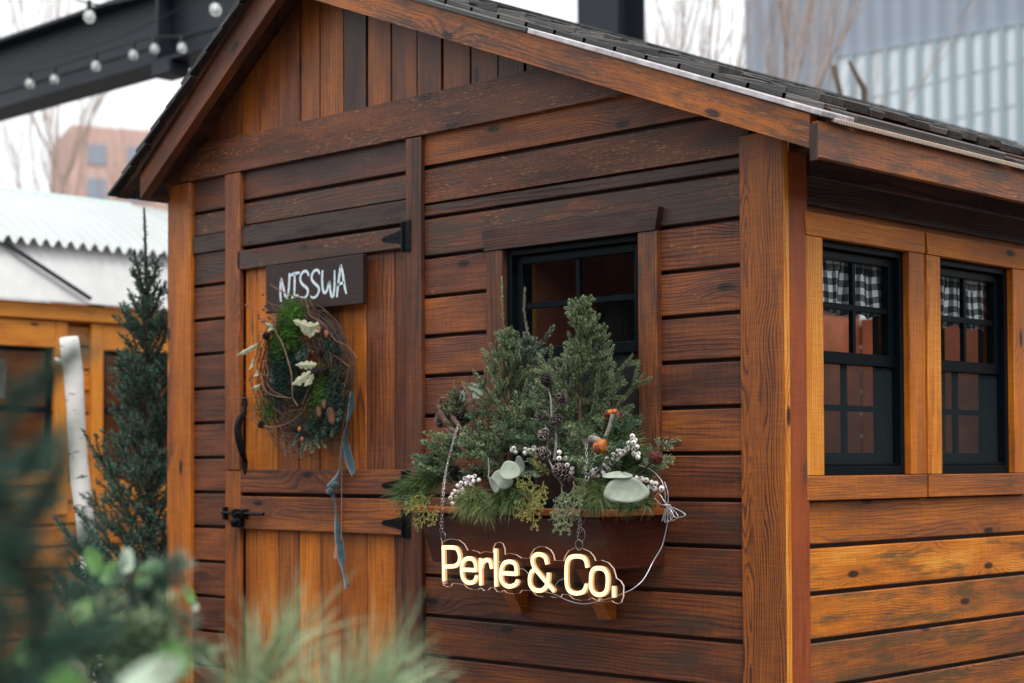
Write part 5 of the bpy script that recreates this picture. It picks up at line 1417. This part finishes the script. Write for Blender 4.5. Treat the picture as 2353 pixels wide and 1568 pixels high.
# oak leaves
def oak(path, w, d, nrmy=-1, lob=4):
    mb = MB(); a = WP(*path[0], d); b = WP(*path[1], d-.012); ax_ = b-a; L = np.linalg.norm(ax_); u = nv(ax_); s_ = nv(np.cross(u, [0.15, nrmy, 0.1])); nr = np.cross(u, s_)
    n = 54; top = []; bot = []
    for i in range(n+1):
        t = i/n; ww = w*(math.sin(PI*min(1, t*1.02))**.7)*(.42+.58*abs(math.sin(PI*(lob+.5)*t))**.6) + .0008
        cu = a+ax_*t+nr*(.006*math.sin(PI*t))
        top.append(cu+s_*ww+nr*.004*(ww/w)); bot.append(cu-s_*ww+nr*.004*(ww/w))
    mid = [a+ax_*(i/n)+nr*(.006*math.sin(PI*i/n)-.001) for i in range(n+1)]
    vs = top+mid+bot; m_ = n+1
    fs_ = [(i, i+1, m_+i+1, m_+i) for i in range(n)]+[(m_+i, m_+i+1, 2*m_+i+1, 2*m_+i) for i in range(n)]
    vs2 = vs+[v+nr*.0007 for v in vs]; k = len(vs); mb.add(vs2, fs_+[tuple(reversed([q+k for q in f])) for f in fs_])
    mb.build('oak_leaf', OAKL, wr)
oak([(750, 735), (1010, 850)], .020, -.12); oak([(900, 800), (1010, 770)], .014, -.13, lob=2); oak([(985, 1170), (770, 1175)], .016, -.12); oak([(930, 1240), (735, 1370)], .020, -.125, lob=3); oak([(950, 1260), (860, 1385)], .012, -.128, lob=2)
oak([(415, 960), (190, 1080)], .011, -.10, lob=3); oak([(355, 1100), (315, 1220)], .009, -.10, lob=2); oak([(395, 1220), (360, 1290)], .009, -.10, lob=2); oak([(430, 1370), (330, 1410)], .009, -.10, lob=2); oak([(560, 830), (470, 760)], .013, -.10, lob=2); oak([(540, 760), (500, 840)], .010, -.105, lob=2); oak([(830, 830), (960, 880)], .015, -.118, lob=2)
for i, (x, y, r_, tn, L) in enumerate(((1030, 1045, 42, .14, 1.6), (975, 1250, 52, .16, 1.9), (1070, 1225, 50, .17, 1.9), (485, 890, 38, .02, 1.6), (440, 1760, 40, .05, 2.4), (1010, 1700, 40, .1, 2))):
    mb = MB(); rr = r_*.2329/690; cone_mesh(mb, WP(x, y, -.11), nv([.5, -.6, .5*math.sin(i)]), rr*L, rr, 50+i, tn, n=60); mb.build('cone', CONE, wr)
for i, (x, y, r_, L, ax_) in enumerate(((1060, 1560, 30, 3.0, (.2, -.2, -1)), (1130, 1680, 52, 3.4, (.45, -.2, -1)), (1010, 1640, 36, 3.0, (.2, -.2, -1)))):
    mb = MB(); rr = r_*.2329/690; cone_mesh(mb, WP(x, y, -.11), nv(ax_), rr*L, rr, 70+i, .40, .5, n=110); mb.build('long_cone', CONEB, wr)
mb = MB()
for (x, y) in ((455, 478), (290, 588), (475, 590), (460, 625), (495, 640), (408, 678), (412, 710), (505, 700), (450, 742), (520, 710), (470, 745), (700, 1005), (590, 905), (480, 1140), (430, 1010), (950, 1050)):
    mb = MB(); mb.ell(WP(x, y, -.10), (.0052, .0052, .0062), nu=8, nvv=6); mb.build('red_bud', REDB, wr, smooth=True)
mb = MB()
PODM = simple('orange_pod', (.30, .10, .05), .6, .3, 0, 40, .4)
for (x, y, q) in ((1005, 830, 1.5), (1080, 870, 1.5), (815, 1810, 1), (840, 1910, 1)): mb = MB(); mb.ell(WP(x, y, -.10), (.008*q, .007, .009*q*1.1), nu=10, nvv=7, jit=.15); mb.build('seed_pod', PODM, wr, smooth=True)
# ribbons
def ribbon(pts, w, d0, name='ribbon'):
    mb = MB(); q = smooth_path([aY(x, y, d) for x, y, d in pts], 6); k = len(q); vs = []
    for i in range(k):
        t = nv(q[min(i+1, k-1)]-q[max(i-1, 0)]); an = .9*math.sin(i*.33+d0); s_ = nv(np.cross(t, [math.sin(an)*.8, -1, .1])); ww = 1.25*np.interp(i/(k-1), np.linspace(0, 1, len(w)), w)
        vs += [q[i]-s_*ww/2, q[i]+H_([0, -.003, 0]), q[i]+s_*ww/2]
    b = len(vs); vs += [v+H_([0, .0016, 0]) for v in vs]
    fs_ = []
    for i in range(k-1):
        for j in (0, 1):
            f = (3*i+j, 3*i+j+1, 3*i+j+4, 3*i+j+3); fs_ += [f, tuple(reversed([z+b for z in f]))]
        fs_ += [(3*i, 3*i+3, 3*i+3+b, 3*i+b), (3*i+2+b, 3*i+5+b, 3*i+5, 3*i+2)]
    mb.add(vs, fs_); return mb.build(name, RIBBON, wr, smooth=True)
ribbon([(808, 900, -.07), (806, 935, -.06), (796, 975, -.06), (793, 1010, -.05), (800, 1050, -.045), (812, 1090, -.045)], [.010, .018, .018, .018, .022, .030], 0.3)
ribbon([(797, 985, -.055), (785, 1040, -.045), (778, 1085, -.045), (757, 1122, -.05)], [.012, .018, .022, .028], 1.2)
ribbon([(757, 1122, -.05), (768, 1150, -.04), (773, 1200, -.035), (780, 1260, -.035), (786, 1300, -.035), (796, 1350, -.04)], [.022, .017, .020, .024, .030, .036], 2.2)
mb = MB(); mb.ell(aY(758, 1128, -.052), (.018, .010, .013), nu=12, nvv=8, jit=.25); mb.ell(aY(770, 1112, -.052), (.014, .009, .010), nu=12, nvv=8, jit=.25); mb.build('ribbon_knot', RIBBON, wr, smooth=True)
mb = MB(); mb.tube([aY(787, 960, -.06), aY(785, 1100, -.04), aY(784, 1240, -.035)], .0013, 5)
mb.tube([aY(773, 1250, -.04), aY(771, 1282, -.04)], [.004, .009], 8); mb.build('twine', TWINE, wr)

# ------------------------------------------------------------------ BACKGROUND, left: second hut
HX = -6.175
def hy(px, x=HX): return float(aX(px, 700, x)[1])
hut = empty('market_hut', (HX-1.2, 1.5, 0), 'neighbouring yellow pine hut with white corrugated roof behind the birch log', 'hut')
y0h, y1h = -1.0, 4.6
mb = MB()
for k in range(16):
    mb.bx(HX-.02, HX, y0h, y1h, .02+k*.137, .02+k*.137+.120, 'y', (.50+.1*math.sin(k*2.1), .2, 0)) if k not in range(8, 14) else [mb.bx(HX-.02, HX, a, b, .02+k*.137, .02+k*.137+.120, 'y', (.5, .1, 0)) for a, b in ((y0h, hy(2)-.9), (hy(122), hy(222)), (hy(470), y1h))]
mb.build('siding', HUTW, hut)
mb = MB(); mb.bx(HX-.05, HX-.021, y0h, hy(2)-.9, 0, 2.2, 'y', (.2, 0, 0)); mb.bx(HX-.05, HX-.021, hy(122), hy(222), 0, 2.2, 'y', (.2, 0, 0)); mb.bx(HX-.05, HX-.021, hy(470), y1h, 0, 2.2, 'y', (.2, 0, 0)); mb.bx(HX-.05, HX-.0215, y0h, y1h, 0, 1.1, 'y', (.2, 0, 0)); mb.bx(HX-.05, HX-.0215, y0h, y1h, 1.93, 2.2, 'y', (.2, 0, 0))
mb.bx(HX-2.5, HX-2.4, y0h, y1h, 0, 2.2, 'y', (.1, 0, 0)); mb.bx(HX-2.4, HX-.05, y1h-.1, y1h, 0, 2.2, 'x', (.1, 0, 0)); mb.bx(HX-2.4, HX-.05, y0h, y0h+.1, 0, 2.2, 'x', (.1, 0, 0)); mb.build('inner_wall', HUTW, hut)
mb = MB(); mb.bx(HX+.0, HX+.06, y0h, y1h, 2.09, 2.19, 'y', (.62, .1, 0)); mb.build('eave_beam', HUTW, hut)
for a, b in ((122, 150), (205, 232)):
    mb = MB(); mb.bx(HX+.001, HX+.03, hy(a), hy(b), .9, 2.085, 'z', (.62, .1, 0)); mb.build('casing', HUTW, hut)
for _q in ((hy(2)-.9, hy(122)-.002, 1.92, 2.08), (hy(2)-.9, hy(122)-.002, 1.08, 1.17), (hy(232)+.002, hy(470), 1.92, 2.08)): mb = MB(); mb.bx(HX+.001, HX+.03, *_q, 'y', (.6, .1, 0)); mb.build('casing', HUTW, hut)
for a, b in ((hy(2)-.9, hy(120)), (hy(234), hy(470))):
    wn_ = bpy.data.objects.new('window', None); COL.objects.link(wn_); wn_.parent = hut
    mb = MB(); mb.bx(HX-.03, HX+.0, a, a+.03, 1.17, 1.92, 'z'); mb.bx(HX-.03, HX+.0, b-.03, b, 1.17, 1.92, 'z'); mb.bx(HX-.03, HX, a+.03, b-.03, 1.52, 1.56, 'y'); mb.bx(HX-.03, HX, a+.03, b-.03, 1.89, 1.92, 'y'); mb.bx(HX-.03, HX, a+.03, b-.03, 1.17, 1.20, 'y')
    mb.bx(HX-.03, HX, (a+b)/2-.015, (a+b)/2+.015, 1.2, 1.89, 'z'); mb.build('sash', FRAME, wn_)
    mb = MB(); mb.prism([(a, 1.17), (b, 1.17), (b, 1.92), (a, 1.92)], (HX-.018, 0, 0), Y, Z, X, .003); mb.build('pane', GLASS, wn_)
CLOTH = simple('white_cloth', (.70, .70, .70), .8, .2, 0, 6, .1)
mb = MB(); mb.bx(HX-.35, HX-.34, hy(40), hy(80), 1.62, 1.86, 'y'); mb.bx(HX-.35, HX-.34, hy(-30), hy(20), 1.60, 1.86, 'y'); mb.build('curtain', CLOTH, hut)
# white gable canvas between beam and roof
mb = MB(); mb.board((HX+.10, y0h, 2.192), Y, nv([-.10, 0, .40]), nv([.40, 0, .10]), (y1h-y0h, .41, .012)); mb.build('canvas', CLOTH, hut)
mb = MB()
q0, q1 = aX(0, 556, HX+.05), aX(205, 690, HX+.13); mb.board(q0, nv(q1-q0), nv(np.cross(X, q1-q0)), X, (np.linalg.norm(q1-q0), .022, .02), (.1, 0, 0)); mb.bx(HX+.02, HX+.045, hy(198), hy(232), 2.191, 2.206, 'y', (.1, 0, 0)); mb.build('brace', STEEL, hut)
# corrugated roof: from eave (x=HX+.2) to ridge
ex, ez = HX+.09, float(aX(193, 565, HX+.09)[2]); rx_, rzz = HX-.9, float(aX(150, 458, HX-.9)[2])
mb = MB(); vs = []; fs_ = []
pit = .085; ny = int((y1h+1.6)/pit*8)
ya0, yend = -1.4, float(aX(300, 468, rx_)[1])
ns_ = 10
for i in range(ny+1):
    yy = ya0+i*(pit/8)
    for j in range(ns_+1):
        t = j/ns_
        y_hi = yy if yy < yend else yend+(yy-yend)*(1-t)
        vs.append((ex+(rx_-ex)*t, y_hi if True else yy, ez+(rzz-ez)*t+.024*math.cos(2*PI*(yy-ya0)/pit)+.05*math.sin(t*PI)))
for i in range(ny):
    for j in range(ns_):
        a = i*(ns_+1)+j; fs_.append((a, a+1, a+ns_+2, a+ns_+1))
m_ = len(vs); vs += [(a, b, c-.006) for a, b, c in vs]; fs_ += [tuple(reversed([q+m_ for q in f])) for f in fs_]
mb.add(vs, fs_); mb.build('corrugated_roof', simple('white_corrugated', (.47, .50, .50), .35, .5, 0, 3, .06), hut, smooth=True)
mb = MB(); mb.tube([(rx_, ya0, rzz+.01), (rx_, yend, rzz+.01)], .022, 8); mb.build('ridge_cap', simple('mint_ridge', (.55, .68, .65), .5, .4), hut)
# birch log
tb_ = NT('birch_bark')
tcn = tb_.n('ShaderNodeTexCoord').outputs['Object']
mp = tb_.n('ShaderNodeMapping'); mp.inputs['Scale'].default_value = (10, 10, 45); tb_.link(tcn, mp.inputs[0])
f1 = tb_.noise(mp.outputs[0], 1, 4, .6)
tb_.bsdf(tb_.mix(tb_.mr(f1, .60, .68), (.80, .78, .75), (.10, .085, .075)), .7, .3, bump=f1, bstr=.4, bdist=.004)
bt = aD(158, 775, 7.9); bb_ = aD(205, 1320, 7.9); bdir = bb_-bt; bl_ = bdir/abs(bdir[2])
lp = [bt+bl_*t for t in np.linspace(0, bt[2]-.0, 12)]
mb = MB(); mb.tube([p+H_([.012*math.sin(i*1.3), 0, 0]) for i, p in enumerate(lp)], [.043+.003*math.sin(i*2) for i in range(12)], 16)
mb.tube([lp[0]+H_([-.02, -.02, -.12]), lp[0]+H_([-.06, -.03, -.10])], [.016, .012], 8)
tag(mb.build('birch_log', tb_.m, None, smooth=True), 'white birch log leaning upright in front of the neighbouring hut', 'log')

# dark spruce left of the corner post
bs = aD(352, 1900, 7.2); ts_ = aD(331, 490, 7.2); bs[2] = .0
spruce('spruce_tree', bs, aD(331, 478, 7.2), .52, 'tall dark spruce between the birch log and the left corner post', DARKSP, 91, crown0=.05, leader=.16, whorls=19, per=6, nl=.024, nw=.0042, dens=620, tone=.58, elev=40, trunk_r=.022, bark=BARK, tert=False, shs=.10)
spruce('spruce_tree', aD(200, 1900, 6.6)*H_([1, 1, 0]), aD(205, 1230, 6.6), .40, 'low dark spruce in front of the birch log', DARKSP, 93, crown0=.05, leader=.12, whorls=9, per=6, nl=.026, nw=.0042, dens=700, tone=.5, trunk_r=.015, bark=BARK, tert=False, shs=.10)

# rows of dark stalls opposite added unseen to darken the panes and the lower wall
STALL = simple('dark_stall_boards', (.035, .028, .024), .7, .3, 0, 2, .4)
def stall(c, ux_, length, h, label):
    root = empty('added_stall', c, label, 'stall'); ux_ = nv(ux_); uy_ = np.cross(Z, ux_); o = H_(c)-ux_*length/2
    mb = MB(); mb.board(o, Z, ux_, uy_, (h, length, 2.2), ch=.01); mb.build('wall', STALL, root)
    mb = MB(); mb.board(o-ux_*.2-uy_*.3+Z*h, ux_, uy_, Z, (length+.4, 2.8, .12), ch=.01); mb.build('roof', STALL, root)
    for k in range(int(length/2.2)):
        mb = MB(); mb.board(o+ux_*(.5+k*2.2)-uy_*.03+Z*1.0, ux_, Z, uy_, (1.3, 1.1, .05), ch=.01); mb.build('shutter', HUTW, root)
stall((-8, -10.5, 0), (-1, 0, 0), 40, 4.2, 'long dark row of closed stalls added unseen behind the camera to block sky light')
stall((10.5, 22, 0), (0, -1, 0), 58, 4.6, 'dark row of closed stalls added unseen to darken the side windows')

# steel beam and post, string lights
YBM = 3.0
b0 = aY(0, 266, YBM); b1 = aY(0, 113, YBM); zl, zh = float(aY(200, 208, YBM)[2]), float(aY(150, 55, YBM)[2])
bm = empty('steel_beam', (-6, YBM, zl), 'dark steel I beam with hung bulbs crossing behind the cabin gable', 'beam')
mb = MB(); mb.bx(-22, -3.0, YBM-.01, YBM+.01, zl+.03, zh-.03, 'x', ch=.002); mb.build('web', STEEL, bm)
mb = MB(); mb.bx(-22, -3.0, YBM-.14, YBM+.14, zl, zl+.03, 'x', ch=.004); mb.bx(-22, -3.0, YBM-.14, YBM+.14, zh-.03, zh, 'x', ch=.004); mb.build('flange', STEEL, bm)
mb = MB(); mb.bx(-22, -3.0, YBM-.02, YBM-.011, zl+.17, zl+.19, 'x', ch=.002); mb.build('rib', STEEL, bm)
c = aY(405, 150, YBM); 
mb = MB(); mb.bx(float(c[0])-.08, float(c[0])+.14, YBM-.16, YBM+.02, zl-.10, zl-.001, 'x', ch=.01); mb.bx(float(aY(395, 100, YBM)[0]), float(aY(395, 100, YBM)[0])+.03, YBM-.14, YBM-.012, zl+.031, zh-.031, 'z', ch=.003); mb.build('bracket', STEEL, bm)
def post(px0, px1, y, z0, z1, label):
    a, b = float(aY(px0, 30, y)[0]), float(aY(px1, 30, y)[0]); mb = MB(); t_ = (b-a)
    mb.bx(a, b, y, y+.02, z0, z1, 'z', ch=.004); mb.bx(a, b, y+t_*.8, y+t_*.8+.02, z0, z1, 'z', ch=.004); mb.bx((a+b)/2-.012, (a+b)/2+.012, y+.02, y+t_*.8, z0, z1, 'z', ch=.002)
    tag(mb.build('steel_post', STEEL), label, 'post')
post(1325, 1416, 6.5, 0, 7, 'dark steel post rising behind the roof ridge')
SOCK = simple('black_socket', (.012, .013, .015), .5, .4)
FIL = simple('frosted_core', (.75, .75, .72), .5, .4)
bl0 = None
bulbs = [(205, 38, 2.2, .040, 'largest clear bulb hanging in front of the beam near the top left'), (495, 22, 2.3, .038, 'clear bulb beside the left roof edge at the top'), (68, 192, YBM-.2, .036, 'leftmost clear bulb under the beam'), (125, 182, YBM-.2, .034, 'second clear bulb from the left under the beam'), (220, 152, YBM-.2, .036, 'clear bulb under the beam below the largest one'), (306, 126, YBM-.2, .034, 'clear bulb under the beam, third from the bracket'), (355, 112, YBM-.2, .034, 'clear bulb under the beam, second from the bracket'), (418, 110, YBM-.2, .034, 'clear bulb right above the bracket of the beam')]
for (px, py, y, r0, lb) in bulbs:
    c = aY(px, py, y)
    if bl0 is None:
        bl0 = empty('light_bulb', c, lb, 'bulb', 'clear bulbs of the string lights'); o = bl0; k0 = r0
        mb = MB(); mb.ell(c, (r0, r0, r0*1.15), nu=16, nvv=12); mb.build('glass', BULB, o, smooth=True)
        mb = MB(); mb.tube([c+H_([0, 0, r0*.95]), c+H_([0, 0, r0*2.7])], [r0*.5, r0*.42], 10); mb.build('socket', SOCK, o)
        mb = MB(); mb.tube([c+H_([0, 0, -r0*.4]), c+H_([0, 0, r0*.9])], [r0*.32, r0*.2], 8); mb.ell(c+H_([0, 0, -r0*.1]), r0*.52, nu=10, nvv=8); mb.build('filament', FIL, o)
    else:
        o = copy_tree(bl0); o.location = Vector(c.tolist()); s_ = r0/k0; o.scale = (s_, s_, s_); o['label'] = lb
def wire(pts, label, r=.006, name='light_string'):
    mb = MB(); mb.tube(smooth_path(pts, 6), r, 5); tag(mb.build(name, SOCK), label, 'cable', 'string light cables')
wire([aY(-60, 178, YBM-.2), aY(68, 163, YBM-.2), aY(125, 153, YBM-.2), aY(220, 123, YBM-.2), aY(306, 98, YBM-.2), aY(355, 85, YBM-.2), aY(418, 82, YBM-.2), aY(460, 70, YBM-.2)], 'black cable carrying the bulbs under the beam')
wire([aY(-60, 168, YBM-.25), aY(100, 140, YBM-.25), aY(300, 75, YBM-.25), aY(480, -20, YBM-.25)], 'thin upper cable running along the beam face', .004)
wire([aY(60, -60, 2.2), aY(205, 8, 2.2), aY(350, -10, 2.25), aY(495, -6, 2.3), aY(560, -30, 2.3)], 'black cable carrying the two front bulbs', .006)

# brick tower far left
TWX = aD(155, 275, 62); 
tw_b = NT('haze_paled_brick')
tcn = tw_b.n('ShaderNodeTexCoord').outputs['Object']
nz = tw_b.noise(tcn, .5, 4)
tw_b.bsdf(tw_b.mix(nz, (.46, .29, .25), (.60, .42, .37)), .9, .2)  # brick paled in its colour to stand in for distance haze
tower = empty('brick_tower', aD(270, 1000, 62), 'distant pinkish brick tower block, haze painted into its colour, beyond the corrugated roof', 'building')
ux = nv(H_([cr[0], cr[1], 0])); uy = nv(H_([fw[0], fw[1], 0])); ux = nv(ux*.92+uy*.39); uy = nv(np.cross([0, 0, 1.0], ux))
T0 = aD(160, 700, 62); T0[2] = 0; wdt = 4.9
ztop = float(aD(250, 283, 62)[2])
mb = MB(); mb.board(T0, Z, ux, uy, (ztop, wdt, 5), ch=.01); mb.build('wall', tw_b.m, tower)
WDK = simple('far_window', (.24, .28, .34), .3, .5)  # lightened in colour for the same haze
for rr_ in range(10):
    for cc_ in range(3):
        p = T0+ux*(.6+cc_*1.45)-uy*.05+Z*(ztop-1.4-rr_*1.25)
        if p[2] < 5: continue
        mb = MB(); mb.board(p, Z, ux, uy, (.75, .7 if cc_ != 1 else .9, .06)); mb.build('window', WDK, tower)

# grey clad building at the right
GB = 26.0
def gb_pt(px, py, dep): return aD(px, py, dep)
GA = gb_pt(1712, 400, 30); GA[2] = 0; GE = gb_pt(2500, 400, 24); GE[2] = 0
gu = nv(GE-GA); gn_ = nv(np.cross([0, 0, 1.0], gu)); gn_ = gn_ if gn_@(CAM-GA) < 0 else -gn_
gbd = empty('clad_building', GA, 'large grey metal clad building with a pale ribbed lower band behind the roof', 'building')
Lg = np.linalg.norm(GE-GA)+6
def gz(px, py):   # point on the facade plane
    d = ray(px, py); nrm_ = np.cross(gu, [0, 0, 1.0]); t = ((GA-CAM)@nrm_)/(d@nrm_); return CAM+d*t
zA = float(gz(1960, 130)[2]); zB = float(gz(2340, 62)[2])
# ribbed sloping upper cladding
tgc = NT('grey_ribbed_cladding')
tca = tgc.sep(tgc.attr('wc'))
rb = tgc.mr(tgc.math('ABSOLUTE', tgc.math('SUBTRACT', tgc.math('FRACT', tgc.math('DIVIDE', tca[1], .38)), .5)), .1, .4)
tgc.bsdf(tgc.mix(rb, (.30, .34, .40), (.24, .28, .345)), .5, .4, bump=rb, bstr=.5, bdist=.03)
s1x = float((gz(1925, 135)-GA)@gu); s2x = float((gz(2352, 60)-GA)@gu)
mb = MB(); mb.board(GA+Z*zA*.0, Z, gu, gn_, (30, Lg, .5), ch=.01); mb.build('upper_cladding', tgc.m, gbd)
# pale band: polygon proud of the cladding
s3 = s2x+2
sl_ = (zB-zA)/(float((gz(2340, 62)-GA)@gu)-float((gz(1960, 130)-GA)@gu))
def zl_(s): return zA+sl_*(s-float((gz(1960, 130)-GA)@gu))
mb = MB(); mb.prism([(s1x, 0), (s3, 0), (s3, zl_(s3)), (s1x, zl_(s1x))], GA-gn_*.10, gu, Z, gn_, .095); mb.build('lower_band', simple('pale_panel', (.74, .80, .84), .5, .4, 0, .4, .08), gbd)
stripe_m = simple('teal_rib', (.30, .37, .41), .5, .4)
pxs_ = np.arange(1935, 2400, 38.5)
mb = MB()
for px in pxs_:
    s = float((gz(px, 300)-GA)@gu); mb.board(GA+gu*(s-.045)-gn_*.18, Z, gu, gn_, (zl_(s)-.02, .09, .078), ch=.004)
mb.build('ribs', stripe_m, gbd)
mb = MB()
for k in range(9): mb.board(GA+gu*s1x-gn_*.112+Z*(zl_(s1x)-.8-k*.62), gu, Z, gn_, (s3-s1x, .012, .011), ch=.001)
mb.board(GA+gu*s1x-gn_*.14+Z*zl_(s1x), nv(gu+Z*sl_), nv(Z-gu*sl_), gn_, (s3-s1x, .02, .1), ch=.002)
mb.build('seams', stripe_m, gbd)

# bare trees
def bare_tree(label, base, h, seed, spread=.5, r0=.09, levels=5, lean=(0, 0, 0), mat=None, n1=9):
    r = random.Random(seed); root = empty('bare_tree', base, label, 'tree', 'leafless trees behind the cabin'); tr = MB(); bn = MB()
    def grow(p, d, L, rad, lev):
        n = 5; pts = [H_(p)]; dd = nv(d)
        for i in range(n):
            dd = nv(dd+H_([r.uniform(-.13, .13), r.uniform(-.13, .13), .06])); pts.append(pts[-1]+dd*L/n)
        (tr if lev == 0 else bn).tube(pts, [rad*(1-.45*i/n) for i in range(n+1)], 6 if lev < 2 else 3, cap=False)
        if lev >= levels: return
        for k in range(n1 if lev == 0 else 4):
            i = r.randint(1 if lev else 2, n); a = r.uniform(0, 6.3); o = H_([math.cos(a), math.sin(a), .2])
            grow(pts[i], nv(dd+o*spread*r.uniform(.5, 1.2)), L*r.uniform(.42, .66), rad*.52, lev+1)
    grow(base, nv(H_([0, 0, 1])+H_(lean)), h*.55, r0, 0)
    tr.build('trunk', mat or BARK, root); bn.build('branches', mat or BARK, root)
TB = simple('pale_tree_bark', (.34, .26, .22), .9, .2, 0, 8, .3)
def gp(px, dep):
    q = aD(px, 1000, dep); q[2] = 0; return q
bare_tree('leafless tree with pale twigs against the grey cladding', gp(1800, 17), 8.2, 4, .42, .024, 4, mat=TB)
bare_tree('leafless tree standing left of the grey building', gp(1610, 16), 8.6, 5, .30, .028, 4, mat=TB)
bare_tree('leafless tree right of the steel post', gp(1500, 19), 9.4, 6, .40, .025, 4, mat=TB)
bare_tree('leafless tree in front of the brick tower', gp(300, 22), 9.2, 7, .35, .030, 4, mat=TB)
bare_tree('leafless tree rising left of the brick tower', gp(120, 26), 12, 8, .4, .028, 4, mat=TB)
mb = MB()
mb.tube([aD(1915, 150, 13), aD(1930, 215, 13), aD(1935, 400, 13)], [.022, .02, .022], 8); mb.tube([aD(1950, 140, 13), aD(1985, 205, 13), aD(1990, 400, 13)], [.015, .025, .03], 8)
tag(mb.build('forked_stump', BARK, None, smooth=True), 'dark cut forked trunk poking up behind the roof before the ribbed band', 'trunk')

# ------------------------------------------------------------------ FOREGROUND greenery (very near the lens)
def FP(px, py, d): return aD(px, py, d)
def fg_branch(label, pth, dep, seed, mat, nl, nw, dens, tone, spread=50, sub=14, subL=.06, r=.003):
    rr_ = random.Random(seed); root = empty('fir_branch', FP(*pth[0], dep), label, 'branch', 'blurred fir branches close to the camera'); fb = FB(seed); wd = MB()
    p = smooth_path([FP(a, b, dep) for a, b in pth], 6); wd.tube(p, [r*(1-.6*i/len(p)) for i in range(len(p))], 5); fb.shoot(p, dens, nl, nw, tone, spread)
    for k in range(sub):
        i = rr_.randint(1, len(p)-2); t = nv(p[i+1]-p[i]); s_ = nv(np.cross(t, fw))*(1 if k % 2 else -1)
        q = curve(p[i], nv(t+s_*rr_.uniform(.6, 1.1)+H_([rr_.uniform(-.3, .3)]*3)), subL*rr_.uniform(.6, 1.2), 4); wd.tube(q, r*.3, 3); fb.shoot(q, dens, nl, nw, tone+.05, spread)
    wd.build('stem', TWIGD, root); fb.build('needles', mat, root)
fg_branch('dark blue green fir branch rising along the left edge of the photo', [(-30, 1650), (10, 1400), (0, 1150), (30, 900)], 1.35, 1, DARKSP, .018, .0022, 1400, .5, sub=26, subL=.07)
fg_branch('dark fir branch low in the left corner', [(-80, 1600), (60, 1500), (90, 1350), (60, 1180)], 1.25, 2, DARKSP, .018, .0022, 1400, .45, sub=24, subL=.06)
fg_branch('grey green fir branch behind the round leaves at the lower left', [(60, 1620), (160, 1480), (260, 1400), (340, 1380)], 2.3, 3, SPRUCEB, .030, .0030, 900, .44, sub=20, subL=.09)
fg_branch('pale fir branch across the lower left corner', [(40, 1560), (180, 1500), (300, 1500), (380, 1460)], 2.2, 4, SPRUCE, .030, .0030, 900, .50, sub=18, subL=.07)
def fg_pine(label, pb, tips, dep, seed, tone, nlen=.09, nn=260):
    b = FP(*pb, dep); dirs = []
    for (tx, ty) in tips:
        q = FP(tx, ty, dep+.03); dirs.append((b, q-b, max(.03, np.linalg.norm(q-b)-nlen*.5), nn))
    pine_bough('pine_branch', b, dirs, label, seed, nlen=nlen, nw=.0022, tone=tone-.1, mat=SOFTP, group='blurred pine branches close to the camera', droop=.1)
fg_pine('blurred pine branch in front of the lower door, left one', (560, 1690), [(640, 1400), (710, 1350), (560, 1480)], 2.3, 5, .84, nlen=.13, nn=60)
fg_pine('blurred pine branch in front of the lower door, right one', (760, 1720), [(860, 1490), (950, 1470), (760, 1540), (980, 1530)], 2.2, 6, .92, nlen=.13, nn=90)
es = empty('eucalyptus_branch', FP(240, 1420, 2.6), 'blurred round leaf eucalyptus branch at the lower left', 'branch')
mb = MB(); mb.tube(smooth_path([FP(120, 1620, 2.6), FP(200, 1450, 2.6), FP(260, 1330, 2.6), FP(340, 1320, 2.6), FP(410, 1320, 2.6), FP(440, 1380, 2.6)], 6), .0016, 5); mb.build('stem', TWIG, es)
for i, (x, y, a, b, ang, mt) in enumerate(((345, 1325, 34, 38, .3, EUCAG), (215, 1290, 36, 20, 1.2, EUCAG), (255, 1318, 26, 28, .5, EUCAG), (290, 1290, 18, 30, .1, EUCAW), (434, 1365, 10, 26, -.4, EUCAG), (448, 1394, 8, 10, 0, EUCAW), (190, 1400, 22, 34, .8, EUCAG), (60, 1500, 30, 40, .3, EUCAG), (20, 1560, 40, 50, .3, EUCAG))):
    mb = MB(); k = 2.6/FPX; disc_leaf(mb, FP(x, y, 2.6), -fw+H_([0, 0, .25]), cu*math.cos(ang)+cr*math.sin(ang), a*k, b*k, .2); mb.build('leaf', mt, es, smooth=True)
es2 = empty('eucalyptus_branch', FP(350, 1560, 1.5), 'blurred eucalyptus branch with one large pale leaf at the bottom edge', 'branch')
mb = MB(); mb.tube(smooth_path([FP(250, 1720, 1.5), FP(330, 1600, 1.5), FP(400, 1500, 1.5)], 6), .0016, 5); mb.build('stem', TWIG, es2)
for i, (x, y, a, b, ang, mt) in enumerate(((345, 1560, 42, 75, 1.0, EUCAW), (395, 1525, 40, 48, .2, EUCAG), (140, 1590, 50, 60, .3, EUCAG))):
    mb = MB(); k = 1.5/FPX; disc_leaf(mb, FP(x, y, 1.5+.01*i), -fw+H_([0, 0, .4]), cu*math.cos(ang)+cr*math.sin(ang), a*k, b*k, .2); mb.build('leaf', mt, es2, smooth=True)
